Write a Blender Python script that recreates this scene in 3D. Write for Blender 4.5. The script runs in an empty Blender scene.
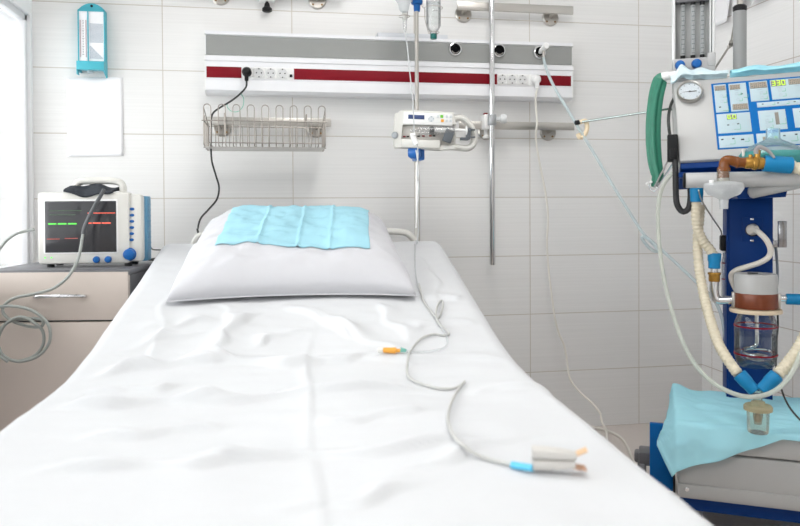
import bpy, bmesh, math, random
from mathutils import Vector, Matrix, noise
random.seed(7)
SC = bpy.context.scene
COL = SC.collection
R = math.radians
V = Vector
PI = math.pi

# ------------------------------------------------------------------ camera geometry
F_PX, PY0 = 720.0, 217.3
YAW, PITCH, ROLL, CAM_Z = R(9.778), R(-0.795), R(-0.315), 0.96
cy, sy = math.cos(YAW), math.sin(YAW)
FWD = V((sy*math.cos(PITCH), cy*math.cos(PITCH), math.sin(PITCH)))
_r = V((cy, -sy, 0)); _u = _r.cross(FWD)
RGT = _r*math.cos(ROLL) + _u*math.sin(ROLL)
UP = -_r*math.sin(ROLL) + _u*math.cos(ROLL)
EYE = V((0, 0, CAM_Z))

def ray(px, py):
    return RGT*((px-400)/F_PX) - UP*((py-PY0)/F_PX) + FWD

def at(px, py, x=None, y=None, z=None, Z=None):
    """a measured point of the photograph, put at its real distance (a wall plane, a height or a depth)"""
    d = ray(px, py)
    if Z is not None: t = Z
    elif x is not None: t = (x-EYE.x)/d.x
    elif y is not None: t = (y-EYE.y)/d.y
    else: t = (z-EYE.z)/d.z
    return EYE + d*t

cam_d = bpy.data.cameras.new('camera'); cam = bpy.data.objects.new('camera', cam_d); COL.objects.link(cam)
cam.matrix_world = Matrix(((RGT.x, UP.x, -FWD.x, 0), (RGT.y, UP.y, -FWD.y, 0), (RGT.z, UP.z, -FWD.z, CAM_Z), (0, 0, 0, 1)))
cam_d.sensor_width = 36; cam_d.lens = F_PX/800*36
cam_d.shift_y = (PY0-263)/800
cam_d.clip_start = 0.02
cam_d.dof.use_dof = True; cam_d.dof.focus_distance = 2.55; cam_d.dof.aperture_fstop = 4.2
SC.camera = cam

# ------------------------------------------------------------------ materials
MATS = {}
def mat(name, rgb, rough=0.5, metal=0.0, spec=0.5, vary=0.03, scale=30.0, bump=0.0, bscale=60.0, emit=None, estr=1.0, stretch=None, coat=0.0):
    if name in MATS: return MATS[name]
    m = bpy.data.materials.new(name); m.use_nodes = True
    nt = m.node_tree; b = nt.nodes['Principled BSDF']
    c = tuple(rgb)+(1.0,)
    tc = nt.nodes.new('ShaderNodeTexCoord')
    mp = nt.nodes.new('ShaderNodeMapping'); nt.links.new(tc.outputs['Object'], mp.inputs['Vector'])
    if stretch: mp.inputs['Scale'].default_value = stretch
    nz = nt.nodes.new('ShaderNodeTexNoise'); nz.inputs['Scale'].default_value = scale; nz.inputs['Detail'].default_value = 3
    nt.links.new(mp.outputs['Vector'], nz.inputs['Vector'])
    mx = nt.nodes.new('ShaderNodeMix'); mx.data_type = 'RGBA'
    mx.inputs[6].default_value = tuple(max(0, k*(1-vary)) for k in rgb)+(1,)
    mx.inputs[7].default_value = tuple(min(1, k*(1+vary)) for k in rgb)+(1,)
    nt.links.new(nz.outputs['Fac'], mx.inputs[0]); nt.links.new(mx.outputs[2], b.inputs['Base Color'])
    b.inputs['Roughness'].default_value = rough; b.inputs['Metallic'].default_value = metal
    b.inputs['Specular IOR Level'].default_value = spec
    b.inputs['Coat Weight'].default_value = coat
    if bump:
        n2 = nt.nodes.new('ShaderNodeTexNoise'); n2.inputs['Scale'].default_value = bscale; n2.inputs['Detail'].default_value = 4
        nt.links.new(mp.outputs['Vector'], n2.inputs['Vector'])
        bp = nt.nodes.new('ShaderNodeBump'); bp.inputs['Strength'].default_value = bump; bp.inputs['Distance'].default_value = 0.004
        nt.links.new(n2.outputs['Fac'], bp.inputs['Height']); nt.links.new(bp.outputs['Normal'], b.inputs['Normal'])
    if emit:
        b.inputs['Emission Color'].default_value = tuple(emit)+(1,); b.inputs['Emission Strength'].default_value = estr
    MATS[name] = m
    return m

def clear(name, tint, rough=0.08, body=0.0, bodycol=(1, 1, 1)):
    """clear plastic or glass: tinted see-through with a fresnel gloss; body adds milky scatter"""
    if name in MATS: return MATS[name]
    m = bpy.data.materials.new(name); m.use_nodes = True
    nt = m.node_tree; nt.nodes.clear()
    out = nt.nodes.new('ShaderNodeOutputMaterial')
    tr = nt.nodes.new('ShaderNodeBsdfTransparent'); tr.inputs[0].default_value = tuple(tint)+(1,)
    gl = nt.nodes.new('ShaderNodeBsdfGlossy'); gl.inputs['Roughness'].default_value = rough
    lw = nt.nodes.new('ShaderNodeLayerWeight'); lw.inputs['Blend'].default_value = 0.25
    nzt = nt.nodes.new('ShaderNodeTexNoise'); nzt.inputs['Scale'].default_value = 25
    sc = nt.nodes.new('ShaderNodeMath'); sc.operation = 'MULTIPLY_ADD'; sc.inputs[1].default_value = 0.75; sc.inputs[2].default_value = 0.03
    nt.links.new(lw.outputs['Fresnel'], sc.inputs[0])
    ms = nt.nodes.new('ShaderNodeMixShader')
    nt.links.new(sc.outputs[0], ms.inputs[0]); nt.links.new(tr.outputs[0], ms.inputs[1]); nt.links.new(gl.outputs[0], ms.inputs[2])
    last = ms
    if body > 0:
        df = nt.nodes.new('ShaderNodeBsdfDiffuse'); df.inputs[0].default_value = tuple(bodycol)+(1,)
        tl = nt.nodes.new('ShaderNodeBsdfTranslucent'); tl.inputs[0].default_value = tuple(bodycol)+(1,)
        mm = nt.nodes.new('ShaderNodeMixShader'); mm.inputs[0].default_value = 0.45
        nt.links.new(df.outputs[0], mm.inputs[1]); nt.links.new(tl.outputs[0], mm.inputs[2])
        m2 = nt.nodes.new('ShaderNodeMixShader')
        fa = nt.nodes.new('ShaderNodeMath'); fa.operation = 'MULTIPLY_ADD'; fa.inputs[1].default_value = 0.12; fa.inputs[2].default_value = body-0.06
        nt.links.new(nzt.outputs['Fac'], fa.inputs[0]); nt.links.new(fa.outputs[0], m2.inputs[0])
        nt.links.new(ms.outputs[0], m2.inputs[1]); nt.links.new(mm.outputs[0], m2.inputs[2]); last = m2
    nt.links.new(last.outputs[0], out.inputs[0])
    MATS[name] = m
    return m

def cloth(name, rgb, thru=0.35, holes=0.0, weave=900, bump=0.15):
    """thin fabric that lets some light through"""
    m = bpy.data.materials.new(name); m.use_nodes = True
    nt = m.node_tree; nt.nodes.clear()
    out = nt.nodes.new('ShaderNodeOutputMaterial')
    tc = nt.nodes.new('ShaderNodeTexCoord')
    nz = nt.nodes.new('ShaderNodeTexNoise'); nz.inputs['Scale'].default_value = 14; nt.links.new(tc.outputs['Object'], nz.inputs['Vector'])
    mx = nt.nodes.new('ShaderNodeMix'); mx.data_type = 'RGBA'
    mx.inputs[6].default_value = tuple(k*0.95 for k in rgb)+(1,); mx.inputs[7].default_value = tuple(min(1, k*1.05) for k in rgb)+(1,)
    nt.links.new(nz.outputs['Fac'], mx.inputs[0])
    n2 = nt.nodes.new('ShaderNodeTexNoise'); n2.inputs['Scale'].default_value = 45; n2.inputs['Detail'].default_value = 5
    nt.links.new(tc.outputs['Object'], n2.inputs['Vector'])
    bp = nt.nodes.new('ShaderNodeBump'); bp.inputs['Strength'].default_value = bump; bp.inputs['Distance'].default_value = 0.004
    nt.links.new(n2.outputs['Fac'], bp.inputs['Height'])
    df = nt.nodes.new('ShaderNodeBsdfDiffuse'); tl = nt.nodes.new('ShaderNodeBsdfTranslucent')
    for n in (df, tl):
        nt.links.new(mx.outputs[2], n.inputs['Color']); nt.links.new(bp.outputs['Normal'], n.inputs['Normal'])
    m1 = nt.nodes.new('ShaderNodeMixShader'); m1.inputs[0].default_value = thru
    nt.links.new(df.outputs[0], m1.inputs[1]); nt.links.new(tl.outputs[0], m1.inputs[2]); last = m1
    if holes > 0:
        tr = nt.nodes.new('ShaderNodeBsdfTransparent'); tr.inputs[0].default_value = tuple(0.5+0.5*k for k in rgb)+(1,)
        m2 = nt.nodes.new('ShaderNodeMixShader'); m2.inputs[0].default_value = holes
        nt.links.new(m1.outputs[0], m2.inputs[1]); nt.links.new(tr.outputs[0], m2.inputs[2]); last = m2
    nt.links.new(last.outputs[0], out.inputs[0])
    MATS[name] = m
    return m

def tile_mat(name, axis, off, base, grout):
    """glazed wall tiles 50 x 25 cm, straight joints, fine horizontal streaks in the glaze"""
    m = bpy.data.materials.new(name); m.use_nodes = True
    nt = m.node_tree; b = nt.nodes['Principled BSDF']
    g = nt.nodes.new('ShaderNodeNewGeometry'); s = nt.nodes.new('ShaderNodeSeparateXYZ'); nt.links.new(g.outputs['Position'], s.inputs[0])
    ad = nt.nodes.new('ShaderNodeMath'); ad.operation = 'ADD'; ad.inputs[1].default_value = -off+10.0
    nt.links.new(s.outputs['X' if axis == 'x' else 'Y'], ad.inputs[0])
    cb = nt.nodes.new('ShaderNodeCombineXYZ'); nt.links.new(ad.outputs[0], cb.inputs[0]); nt.links.new(s.outputs['Z'], cb.inputs[1])
    br = nt.nodes.new('ShaderNodeTexBrick'); br.offset = 0.0; br.squash = 1.0
    br.inputs['Scale'].default_value = 1.0; br.inputs['Brick Width'].default_value = 0.5; br.inputs['Row Height'].default_value = 0.25
    br.inputs['Mortar Size'].default_value = 0.0020; br.inputs['Mortar Smooth'].default_value = 0.3; br.inputs['Bias'].default_value = 0.0
    br.inputs['Color1'].default_value = tuple(base)+(1,); br.inputs['Color2'].default_value = tuple(k*0.985 for k in base)+(1,)
    br.inputs['Mortar'].default_value = tuple(grout)+(1,)
    nt.links.new(cb.outputs[0], br.inputs['Vector'])
    mp = nt.nodes.new('ShaderNodeMapping'); mp.inputs['Scale'].default_value = (1.6, 130, 1); nt.links.new(cb.outputs[0], mp.inputs['Vector'])
    nz = nt.nodes.new('ShaderNodeTexNoise'); nz.inputs['Scale'].default_value = 1.0; nz.inputs['Detail'].default_value = 4; nt.links.new(mp.outputs[0], nz.inputs['Vector'])
    rp = nt.nodes.new('ShaderNodeMapRange'); rp.inputs[1].default_value = 0.3; rp.inputs[2].default_value = 0.7; rp.inputs[3].default_value = 0.965; rp.inputs[4].default_value = 1.02
    nt.links.new(nz.outputs['Fac'], rp.inputs[0])
    mu = nt.nodes.new('ShaderNodeMix'); mu.data_type = 'RGBA'; mu.blend_type = 'MULTIPLY'; mu.inputs[0].default_value = 1.0
    nt.links.new(br.outputs['Color'], mu.inputs[6]); nt.links.new(rp.outputs[0], mu.inputs[7]); nt.links.new(mu.outputs[2], b.inputs['Base Color'])
    b.inputs['Roughness'].default_value = 0.32; b.inputs['Specular IOR Level'].default_value = 0.4
    bp = nt.nodes.new('ShaderNodeBump'); bp.inputs['Strength'].default_value = 0.5; bp.inputs['Distance'].default_value = 0.001; bp.invert = True
    nt.links.new(br.outputs['Fac'], bp.inputs['Height']); nt.links.new(bp.outputs['Normal'], b.inputs['Normal'])
    return m

WHITE = mat('white_plastic', (.82, .82, .81), .35)
WARMW = mat('warm_white_plastic', (.68, .67, .63), .4)
ALUW = mat('white_lacquered_metal', (.80, .80, .82), .35)
GREYB = mat('grey_panel', (.29, .295, .285), .5, spec=.25)
RED = mat('red_strip', (.20, .002, .010), .5, spec=.2, vary=.06)
BLACK = mat('black_plastic', (.008, .008, .009), .5, spec=.25)
BLACKR = mat('black_rubber', (.015, .015, .017), .6, bump=.2)
STEEL = mat('brushed_steel', (.50, .48, .45), .32, 1.0, vary=.08, stretch=(2, 60, 60))
CHROME = mat('chrome', (.72, .72, .73), .12, 1.0)
WIRE = mat('steel_wire', (.34, .31, .28), .4, .8)
BLUEP = mat('blue_plastic', (.006, .105, .36), .4, spec=.3)
BLUEN = mat('bright_blue_lacquer', (.002, .125, .40), .5, spec=.15)
BLUED = mat('deep_blue_lacquer', (.0005, .030, .155), .5, spec=.15)
BLUEC = mat('blue_rubber_cuff', (.003, .18, .39), .45, spec=.3)
BEIGE = mat('beige_laminate', (.57, .50, .45), .45, vary=.02)
DGREY = mat('dark_grey_laminate', (.13, .13, .14), .42)
SCREEN = mat('dark_screen', (.028, .028, .032), .15, coat=.3)
GRN_E = mat('green_trace', (.05, .6, .05), .5, emit=(.2, .95, .12), estr=.75)
RED_E = mat('red_trace', (.6, .08, .05), .5, emit=(.95, .16, .10), estr=.75)
DRED_E = mat('dim_red_trace', (.3, .05, .04), .5, emit=(.7, .12, .09), estr=.3)
DGRN_E = mat('dim_green_trace', (.05, .1, .05), .5, emit=(.2, .5, .2), estr=.12)
YEL_E = mat('yellow_green_digits', (.5, .8, .02), .5, emit=(.58, .95, .0), estr=.55)
CYAN = mat('cyan_plastic', (.065, .44, .54), .4)
CYAND = mat('cyan_plastic_side', (.05, .36, .46), .4)
PAPER = mat('white_paper', (.90, .90, .92), .8)
GREYC = mat('grey_cable', (.29, .31, .29), .45)
SILC = mat('pale_grey_cable', (.48, .48, .46), .45)
BLKC = mat('black_cable', (.02, .022, .02), .45)
GREENW = mat('green_wire', (.12, .5, .36), .4)
WHITC = mat('cream_cable', (.74, .71, .65), .45)
NAVYC = mat('navy_fabric', (.022, .027, .036), .85, bump=.5, bscale=160)
TEALP = mat('teal_cap', (.0, .12, .105), .35)
ORANGE = mat('orange_plastic', (.78, .36, .05), .4)
CLIPG = mat('clip_grey', (.56, .54, .51), .5)
BROWNC = mat('tan_rubber', (.50, .30, .20), .6)
MGREY = mat('machine_grey', (.43, .43, .43), .42)
MGREYD = mat('machine_grey_shell', (.40, .40, .395), .5)
MWHITE = mat('machine_white', (.43, .43, .425), .4)
PANELW = mat('pale_panel_film', (.44, .555, .60), .4, spec=.3)
DIGOFF = mat('unlit_display', (.23, .215, .19), .3, vary=.15, scale=400)
INK = mat('black_ink', (.03, .03, .04), .6)
INKG = mat('green_ink', (.12, .42, .26), .6)
INKB = mat('grey_ink', (.40, .46, .52), .6)
HOSE = mat('beige_corrugated_hose', (.62, .56, .43), .42)
GREENB = mat('green_rubber', (.025, .19, .12), .42, vary=.15, bump=.4, bscale=35)
AMBER = mat('amber_plastic', (.17, .048, .004), .22, spec=.4, coat=.1, vary=.25, scale=60)
GOLD = mat('brass', (.38, .20, .035), .25, .6, vary=.15)
COPPER = mat('copper_brown', (.16, .036, .011), .3, .2, vary=.2, scale=50)
TANR = mat('tan_gasket', (.62, .50, .36), .5)
TUBEW = clear('milky_tube', (.85, .88, .85), .15, .62, (.80, .82, .76))
TUBEB = clear('pale_blue_tube', (.92, .96, .97), .15, .55, (.78, .86, .88))
TUBEC = clear('clear_line', (.93, .95, .96), .1, .50, (.88, .89, .90))
GLASS = clear('clear_glass', (.98, .99, .99), .04)
GLASSB = clear('clear_plastic_bottle', (.98, .98, .98), .08, .20, (.86, .87, .87))
MASKC = clear('clear_mask_plastic', (.86, .95, .98), .06, .16, (.70, .88, .94))
MASKT = clear('teal_mask_cushion', (.40, .80, .76), .1, .42, (.15, .58, .54))
CUPC = clear('yellowed_clear_plastic', (.96, .95, .90), .1, .13, (.72, .68, .55))
WATER = clear('water', (.95, .98, .99), .02)
FROST = clear('frosted_filter_plastic', (.94, .95, .96), .2, .56, (.82, .84, .85))
SHEET = mat('white_sheet_cotton', (.605, .613, .627), .9, spec=.1, vary=.012, bump=.10, bscale=55)
PILLOWM = mat('white_pillow_cotton', (.57, .57, .595), .9, spec=.1, vary=.012, bump=.14, bscale=45)
NAPKIN = cloth('pale_blue_napkin', (.42, .72, .82), .2)
DRAPEB = cloth('blue_drape', (.50, .88, .99), .22, .08)
DRAPEP = cloth('pale_blue_drape', (.80, .92, .96), .25, .10)

# ------------------------------------------------------------------ mesh building
class MB:
    def __init__(s, frame=None):
        s.v, s.f, s.m, s.mi, s.M = [], [], [], 0, frame or Matrix.Identity(4)
    def add(s, vs, fs, M=None):
        o = len(s.v)
        s.v += [tuple(M @ V(p)) if M else tuple(p) for p in vs]
        for f in fs: s.f.append(tuple(i+o for i in f)); s.m.append(s.mi)
        return s
    def box(s, c, size, bev=0.0, rot=None, seg=2):
        bm = bmesh.new(); bmesh.ops.create_cube(bm, size=1)
        for v in bm.verts: v.co = V((v.co.x*size[0], v.co.y*size[1], v.co.z*size[2]))
        if bev: bmesh.ops.bevel(bm, geom=bm.edges[:], offset=min(bev, min(size)*.49), segments=seg, profile=.5, affect='EDGES')
        M = Matrix.Translation(V(c)) @ (rot.to_4x4() if rot else Matrix.Identity(4))
        bm.verts.index_update()
        s.add([v.co[:] for v in bm.verts], [[v.index for v in f.verts] for f in bm.faces], M); bm.free(); return s
    def span(s, a, b, bev=0.0):
        return s.box([(a[i]+b[i])/2 for i in range(3)], [abs(b[i]-a[i]) for i in range(3)], bev)
    def lathe(s, prof, o, axis=(0, 0, 1), seg=28, squash=1.0, caps=True):
        ax = V(axis).normalized(); t = V((1, 0, 0)) if abs(ax.x) < .8 else V((0, 1, 0))
        x = (t - ax*t.dot(ax)).normalized(); y = ax.cross(x); o = V(o)
        vs = []; n = len(prof)
        for r, h in prof:
            for k in range(seg):
                a = 2*PI*k/seg
                vs.append(o + ax*h + x*(r*math.cos(a)) + y*(r*squash*math.sin(a)))
        fs = [(i*seg+k, i*seg+(k+1) % seg, (i+1)*seg+(k+1) % seg, (i+1)*seg+k) for i in range(n-1) for k in range(seg)]
        if caps and prof[0][0] > 1e-6: fs.append(tuple(range(seg))[::-1])
        if caps and prof[-1][0] > 1e-6: fs.append(tuple((n-1)*seg+k for k in range(seg)))
        return s.add(vs, fs)
    def cyl(s, a, b, r, r2=None, seg=20, bev=0.0):
        a, b = V(a), V(b); L = (b-a).length; r2 = r if r2 is None else r2
        p = [(r, 0), (r2, L)] if not bev else [(r-bev, 0), (r, bev), (r2, L-bev), (r2-bev, L)]
        return s.lathe(p, a, b-a, seg)
    def tube(s, pts, rad, seg=8, smooth=5, closed=False, ridge=None, flat=None):
        pts = [V(p) for p in pts]
        rf = rad if callable(rad) else (lambda u: rad)
        P = curve(pts, smooth, closed) if smooth else pts
        if ridge: P = resample(P, ridge[0]/4)
        n = len(P); vs = []; prevx = None
        for i, p in enumerate(P):
            if closed: d = P[(i+1) % n]-P[i-1]
            else: d = P[min(i+1, n-1)]-P[max(i-1, 0)]
            if d.length < 1e-9: d = V((0, 0, 1))
            d.normalize()
            if prevx is None:
                t = V((0, 0, 1)) if abs(d.z) < .9 else V((1, 0, 0)); x = (t-d*t.dot(d)).normalized()
            else:
                x = prevx-d*prevx.dot(d); x = x.normalized() if x.length > 1e-6 else prevx
            prevx = x; y = d.cross(x); r = rf(i/(n-1))
            if ridge: r *= (1.0, 1-ridge[1]*.45, 1-ridge[1], 1-ridge[1]*.45)[i % 4]
            for k in range(seg):
                a = 2*PI*k/seg; vs.append(p+x*(r*math.cos(a))+y*(r*math.sin(a)*(flat or 1)))
        fs = []
        for i in range(n if closed else n-1):
            j = (i+1) % n
            for k in range(seg): fs.append((i*seg+k, i*seg+(k+1) % seg, j*seg+(k+1) % seg, j*seg+k))
        if not closed: fs += [tuple(range(seg))[::-1], tuple((n-1)*seg+k for k in range(seg))]
        return s.add(vs, fs)
    def grid(s, fn, nu, nv, thick=0.0):
        P = [[V(fn(i/nu, j/nv)) for j in range(nv+1)] for i in range(nu+1)]
        w = nv+1
        fs = [(i*w+j, (i+1)*w+j, (i+1)*w+j+1, i*w+j+1) for i in range(nu) for j in range(nv)]
        vs = [p for row in P for p in row]
        if thick:
            N = [V((0, 0, 0)) for _ in vs]
            for f in fs:
                q = (vs[f[1]]-vs[f[0]]).cross(vs[f[3]]-vs[f[0]])
                for i in f: N[i] += q
            b = [p - (n.normalized()*thick if n.length > 0 else V((0, 0, -thick))) for p, n in zip(vs, N)]
            o = len(vs); vs = vs+b; fs = fs+[tuple(i+o for i in f)[::-1] for f in fs]
            rim = [i*w for i in range(nu+1)] + [nu*w+j for j in range(1, w)] + [i*w+nv for i in range(nu-1, -1, -1)] + [j for j in range(nv-1, 0, -1)]
            for a, c in zip(rim, rim[1:]+rim[:1]): fs.append((c, a, a+o, c+o))
        return s.add(vs, fs)
    def plate(s, poly, n, thick):
        """a flat polygon extruded along n"""
        n = V(n).normalized(); p = [V(q) for q in poly]; k = len(p)
        return s.add(p+[q+n*thick for q in p], [tuple(range(k))[::-1], tuple(range(k, 2*k))]+[(i, (i+1) % k, k+(i+1) % k, k+i) for i in range(k)])
    def build(s, name, mats, parent=None, label=None, sharp=35, loc=None):
        W = [s.M @ V(p) for p in s.v]
        if parent is not None: inv = parent_inv(parent)
        else:
            if loc is None:
                lo = min(p.z for p in W); loc = (sum(p.x for p in W)/len(W), sum(p.y for p in W)/len(W), lo)
            inv = Matrix.Translation(-V(loc))
        me = bpy.data.meshes.new(name); me.from_pydata([(inv @ p)[:] for p in W], [], s.f)
        ml = mats if isinstance(mats, (list, tuple)) else [mats]
        for m in ml: me.materials.append(m)
        me.polygons.foreach_set('material_index', s.m); me.polygons.foreach_set('use_smooth', [True]*len(s.f))
        bm = bmesh.new(); bm.from_mesh(me); bmesh.ops.recalc_face_normals(bm, faces=bm.faces[:]); bm.to_mesh(me); bm.free()
        me.set_sharp_from_angle(angle=R(sharp)); me.update()
        o = bpy.data.objects.new(name, me); COL.objects.link(o)
        if parent is not None: o.parent = parent
        else: o.location = loc
        if label: o['label'] = label
        return o

def parent_inv(o):
    while o.parent is not None: o = o.parent          # parts sit at their thing's origin
    return WORLD.get(o.name, Matrix.Translation(o.location)).inverted()
WORLD = {}

def curve(pts, k, closed=False):
    n = len(pts); out = []
    if n < 3: return pts
    for i in range(n if closed else n-1):
        if closed: a, b, c, d = pts[i-1], pts[i], pts[(i+1) % n], pts[(i+2) % n]
        else: a, b, c, d = pts[max(i-1, 0)], pts[i], pts[i+1], pts[min(i+2, n-1)]
        for j in range(k):
            t = j/k
            out.append(.5*((2*b)+(c-a)*t+(2*a-5*b+4*c-d)*t*t+(3*b-a-3*c+d)*t**3))
    if not closed: out.append(pts[-1])
    return out

def resample(P, step):
    L = [0]
    for a, b in zip(P, P[1:]): L.append(L[-1]+(b-a).length)
    n = max(4, int(L[-1]/step)); out = []; j = 0
    for i in range(n+1):
        t = L[-1]*i/n
        while j < len(P)-2 and L[j+1] < t: j += 1
        q = (t-L[j])/max(1e-9, L[j+1]-L[j]); out.append(P[j].lerp(P[j+1], min(1, max(0, q))))
    return out

def thing(name, label, cat, loc=(0, 0, 0), rot=None, group=None):
    o = bpy.data.objects.new(name, None); COL.objects.link(o); o.empty_display_size = .05
    M = Matrix.Translation(V(loc)) @ (rot.to_4x4() if rot else Matrix.Identity(4))
    o.location = loc
    if rot: o.rotation_euler = rot.to_euler()
    WORLD[o.name] = M
    return tag(o, label, cat, group)
def tag(o, label, cat, group=None):
    o['label'] = label; o['category'] = cat
    if group: o['group'] = group
    return o
def struct(o, label=None):
    o['kind'] = 'structure'
    if label: o['label'] = label
    return o
def heading(deg): return Matrix.Rotation(-R(deg), 3, 'Z')
def frame(loc, deg): return Matrix.Translation(V(loc)) @ heading(deg).to_4x4()

# ================================================================== the room
WY, XL, XR, CEIL, YF = 2.935, -0.905, 1.873, 2.65, -2.2
b = MB(); b.span((XL-.2, WY, 0), (XR+.2, WY+.15, CEIL))
struct(b.build('wall_back', tile_mat('tiles_back_wall', 'x', -.431, (.79, .785, .775), (.56, .52, .46))))
tyR = at(793, 300, x=XR).y
b = MB(); b.span((XR, YF-.15, 0), (XR+.15, WY, CEIL))
struct(b.build('wall_right', tile_mat('tiles_right_wall', 'y', tyR, (.87, .865, .86), (.56, .50, .46))))
b = MB(); b.span((XL-.3, YF-.15, 0), (XR, YF, CEIL))
struct(b.build('wall_front', mat('white_wall_paint', (.82, .82, .82), .8, bump=.05)))
b = MB(); b.span((XL-.4, YF-.3, -.1), (XR+.3, WY+.3, 0))
struct(b.build('floor', mat('grey_vinyl_floor', (.62, .56, .52), .45, vary=.06, scale=60)))
b = MB(); b.span((XL-.4, YF-.3, CEIL), (XR+.3, WY+.3, CEIL+.1))
struct(b.build('ceiling', mat('white_ceiling_paint', (.85, .85, .85), .85)))
# left wall with one long window opening that ends just short of the corner
WY0, WY1, WZ0, WZ1 = -1.9, 2.912, .72, 1.690
b = MB()
b.span((XL-.09, YF-.15, 0), (XL, WY, WZ0)); b.span((XL-.09, YF-.15, WZ1), (XL, WY, CEIL))
b.span((XL-.09, WY1, WZ0), (XL, WY, WZ1)); b.span((XL-.09, YF-.15, WZ0), (XL, WY0, WZ1))
struct(b.build('wall_left', mat('pale_wall_paint', (.90, .90, .91), .7)))
w = bpy.data.objects.new('window_1', None); COL.objects.link(w); w.location = (XL-.035, (WY0+WY1)/2, WZ0); struct(w, 'bright window along the left wall')
f = MB()
for z in (WZ0+.025, WZ1-.012): f.box((XL-.035, (WY0+WY1)/2, z), (.05, WY1-WY0, .03), .004)
for y in (WY0+.025, -.75, .45, 1.65, WY1-.014): f.box((XL-.035, y, (WZ0+WZ1)/2), (.05, .028, WZ1-WZ0), .004)
struct(f.build('window_frame', ALUW, w))
g = MB(); g.box((XL-.035, (WY0+WY1)/2, (WZ0+WZ1)/2), (.006, WY1-WY0-.06, WZ1-WZ0-.06))
struct(g.build('window_pane', GLASS, w))
s_ = MB(); s_.box((XL-.02, (WY0+WY1)/2, WZ0+.008), (.06, WY1-WY0, .016), .004)
struct(s_.build('window_sill', ALUW, w))

# added ceiling lamps, unseen above the frame, put in to light the room
ADDED_LAMP = mat('added_lamp_diffuser', (.9, .9, .9), .6, emit=(1, .985, .96), estr=14.0)
for i, (x, y, wh) in enumerate(((.45, 1.55, 'over the middle of the bed'), (.45, -.2, 'over the foot end of the room'))):
    t = thing('added_ceiling_light', 'added square white ceiling lamp '+wh, 'lamp', (x, y, CEIL-.06), None, 'added ceiling lamps')
    m = MB(); m.box((x, y, CEIL-.025), (.64, .64, .05), .006); m.build('added_lamp_housing', ALUW, t)
    m = MB(); m.box((x, y, CEIL-.055), (.58, .58, .012), .004); m.build('added_diffuser', ADDED_LAMP, t)

# ================================================================== bed
BH = 2.8
BM = frame((.1, 2.57, 0), BH)          # local: +y to the head wall, origin on the floor under the head end
BMI = BM.inverted()
HALF, BL, FLAT, KINK, SLOPE = .494, 2.03, .609, .98, .243
def top_z(s):                            # s = distance from the head end
    k = (KINK-s)/.075
    return FLAT + SLOPE*.075*(k if k > 30 else math.log1p(math.exp(k)))
def flat_st(px, py):                     # where a sight line meets the smooth bed top
    z = .68
    for _ in range(60):
        q = BMI @ at(px, py, z=z); z = .6*z+.4*top_z(max(0, min(2.2, -q.y)))
    return -q.y, q.x
FOLDS = []
for (x0, y0, x1, y1, am, wd) in (
        (112, 374, 215, 362, .015, .016), (205, 363, 310, 366, .012, .016), (300, 366, 372, 358, .008, .014), (365, 361, 490, 361, .009, .016),
        (75, 409, 220, 402, .013, .013), (215, 402, 405, 392, .012, .013), (480, 391, 560, 386, .007, .013),
        (50, 474, 220, 463, .010, .012), (215, 463, 450, 446, .009, .011), (290, 512, 420, 488, .006, .012), (400, 470, 520, 440, .006, .012),
        (212, 348, 250, 316, .008, .013), (296, 308, 350, 334, .008, .013), (222, 308, 236, 334, .006, .012), (325, 318, 390, 350, .008, .014),
        (380, 306, 404, 338, .008, .014), (150, 330, 215, 322, .007, .014), (118, 352, 200, 336, .007, .015), (255, 345, 300, 330, .006, .012),
        (420, 330, 470, 320, .006, .014), (430, 300, 462, 296, .006, .014), (425, 262, 440, 300, .007, .013), (90, 438, 210, 428, .008, .012), (330, 425, 425, 414, .006, .011),
        (166, 306, 141, 372, .004, .009), (313, 330, 309, 520, .0025, .006), (90, 395, 170, 388, .007, .011)):
    FOLDS.append((flat_st(x0, y0), flat_st(x1, y1), am, wd))
def wrinkle(s, t):
    z = 0.0
    for k, ((s0, t0), (s1, t1), am, wd) in enumerate(FOLDS):
        ds, dt = s1-s0, t1-t0; L2 = ds*ds+dt*dt; L = math.sqrt(L2)
        u = ((s-s0)*ds+(t-t0)*dt)/L2
        if u < -.25 or u > 1.25: continue
        d = ((s-s0)*dt-(t-t0)*ds)/L*(1 if dt > 0 else -1)   # positive towards the foot end
        d += .010*math.sin(u*5.0+k)+.006*math.sin(u*11+2*k)
        w = wd*.62 if d > 0 else wd*2.4
        e = math.exp(-(d/w)**2)
        if e < 1e-4: continue
        tap = max(0.0, min(1.0, (u+.25)/.4))*max(0.0, min(1.0, (1.25-u)/.4))
        z += 1.7*am*e*tap*tap*(3-2*tap)*(.8+.3*math.sin(u*8+k*1.7))
    z += .007*noise.noise(V((s*3.1, t*4.0, 1.7))) + .0035*noise.noise(V((s*8, t*6, 4.2))) + .0022*noise.noise(V((s*24, t*11, 8.2)))
    return z
RND = .045
def edge(e, half):
    a = abs(e); sg = 1 if e >= 0 else -1; q = half-RND
    if a <= q: return e, 0.0
    arc = RND*PI/2
    if a <= q+arc:
        th = (a-q)/RND; return sg*(q+RND*math.sin(th)), RND*(1-math.cos(th))
    return sg*half, RND+(a-q-arc)
def sheet_pt(s, t, lift=0.0):
    """s may run past the ends and t past the sides: the cloth then hangs down"""
    yy, ds = edge(s-BL/2, BL/2); tt, dt = edge(t, HALF)
    ss = yy+BL/2
    z = top_z(ss) + wrinkle(ss, tt)*math.exp(-(ds+dt)*30) - max(ds, dt) - .35*min(ds, dt) + lift
    hang = max(0, dt-RND)
    tt += (1 if t > 0 else -1)*(.010*noise.noise(V((s*6, 2.0, hang*3)))*min(1, hang*12))
    return BM @ V((tt, -ss, z))
def bed_z(p):
    q = BMI @ V(p); s, t = -q.y, q.x
    return top_z(max(0, min(BL, s))) + wrinkle(s, t)
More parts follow.
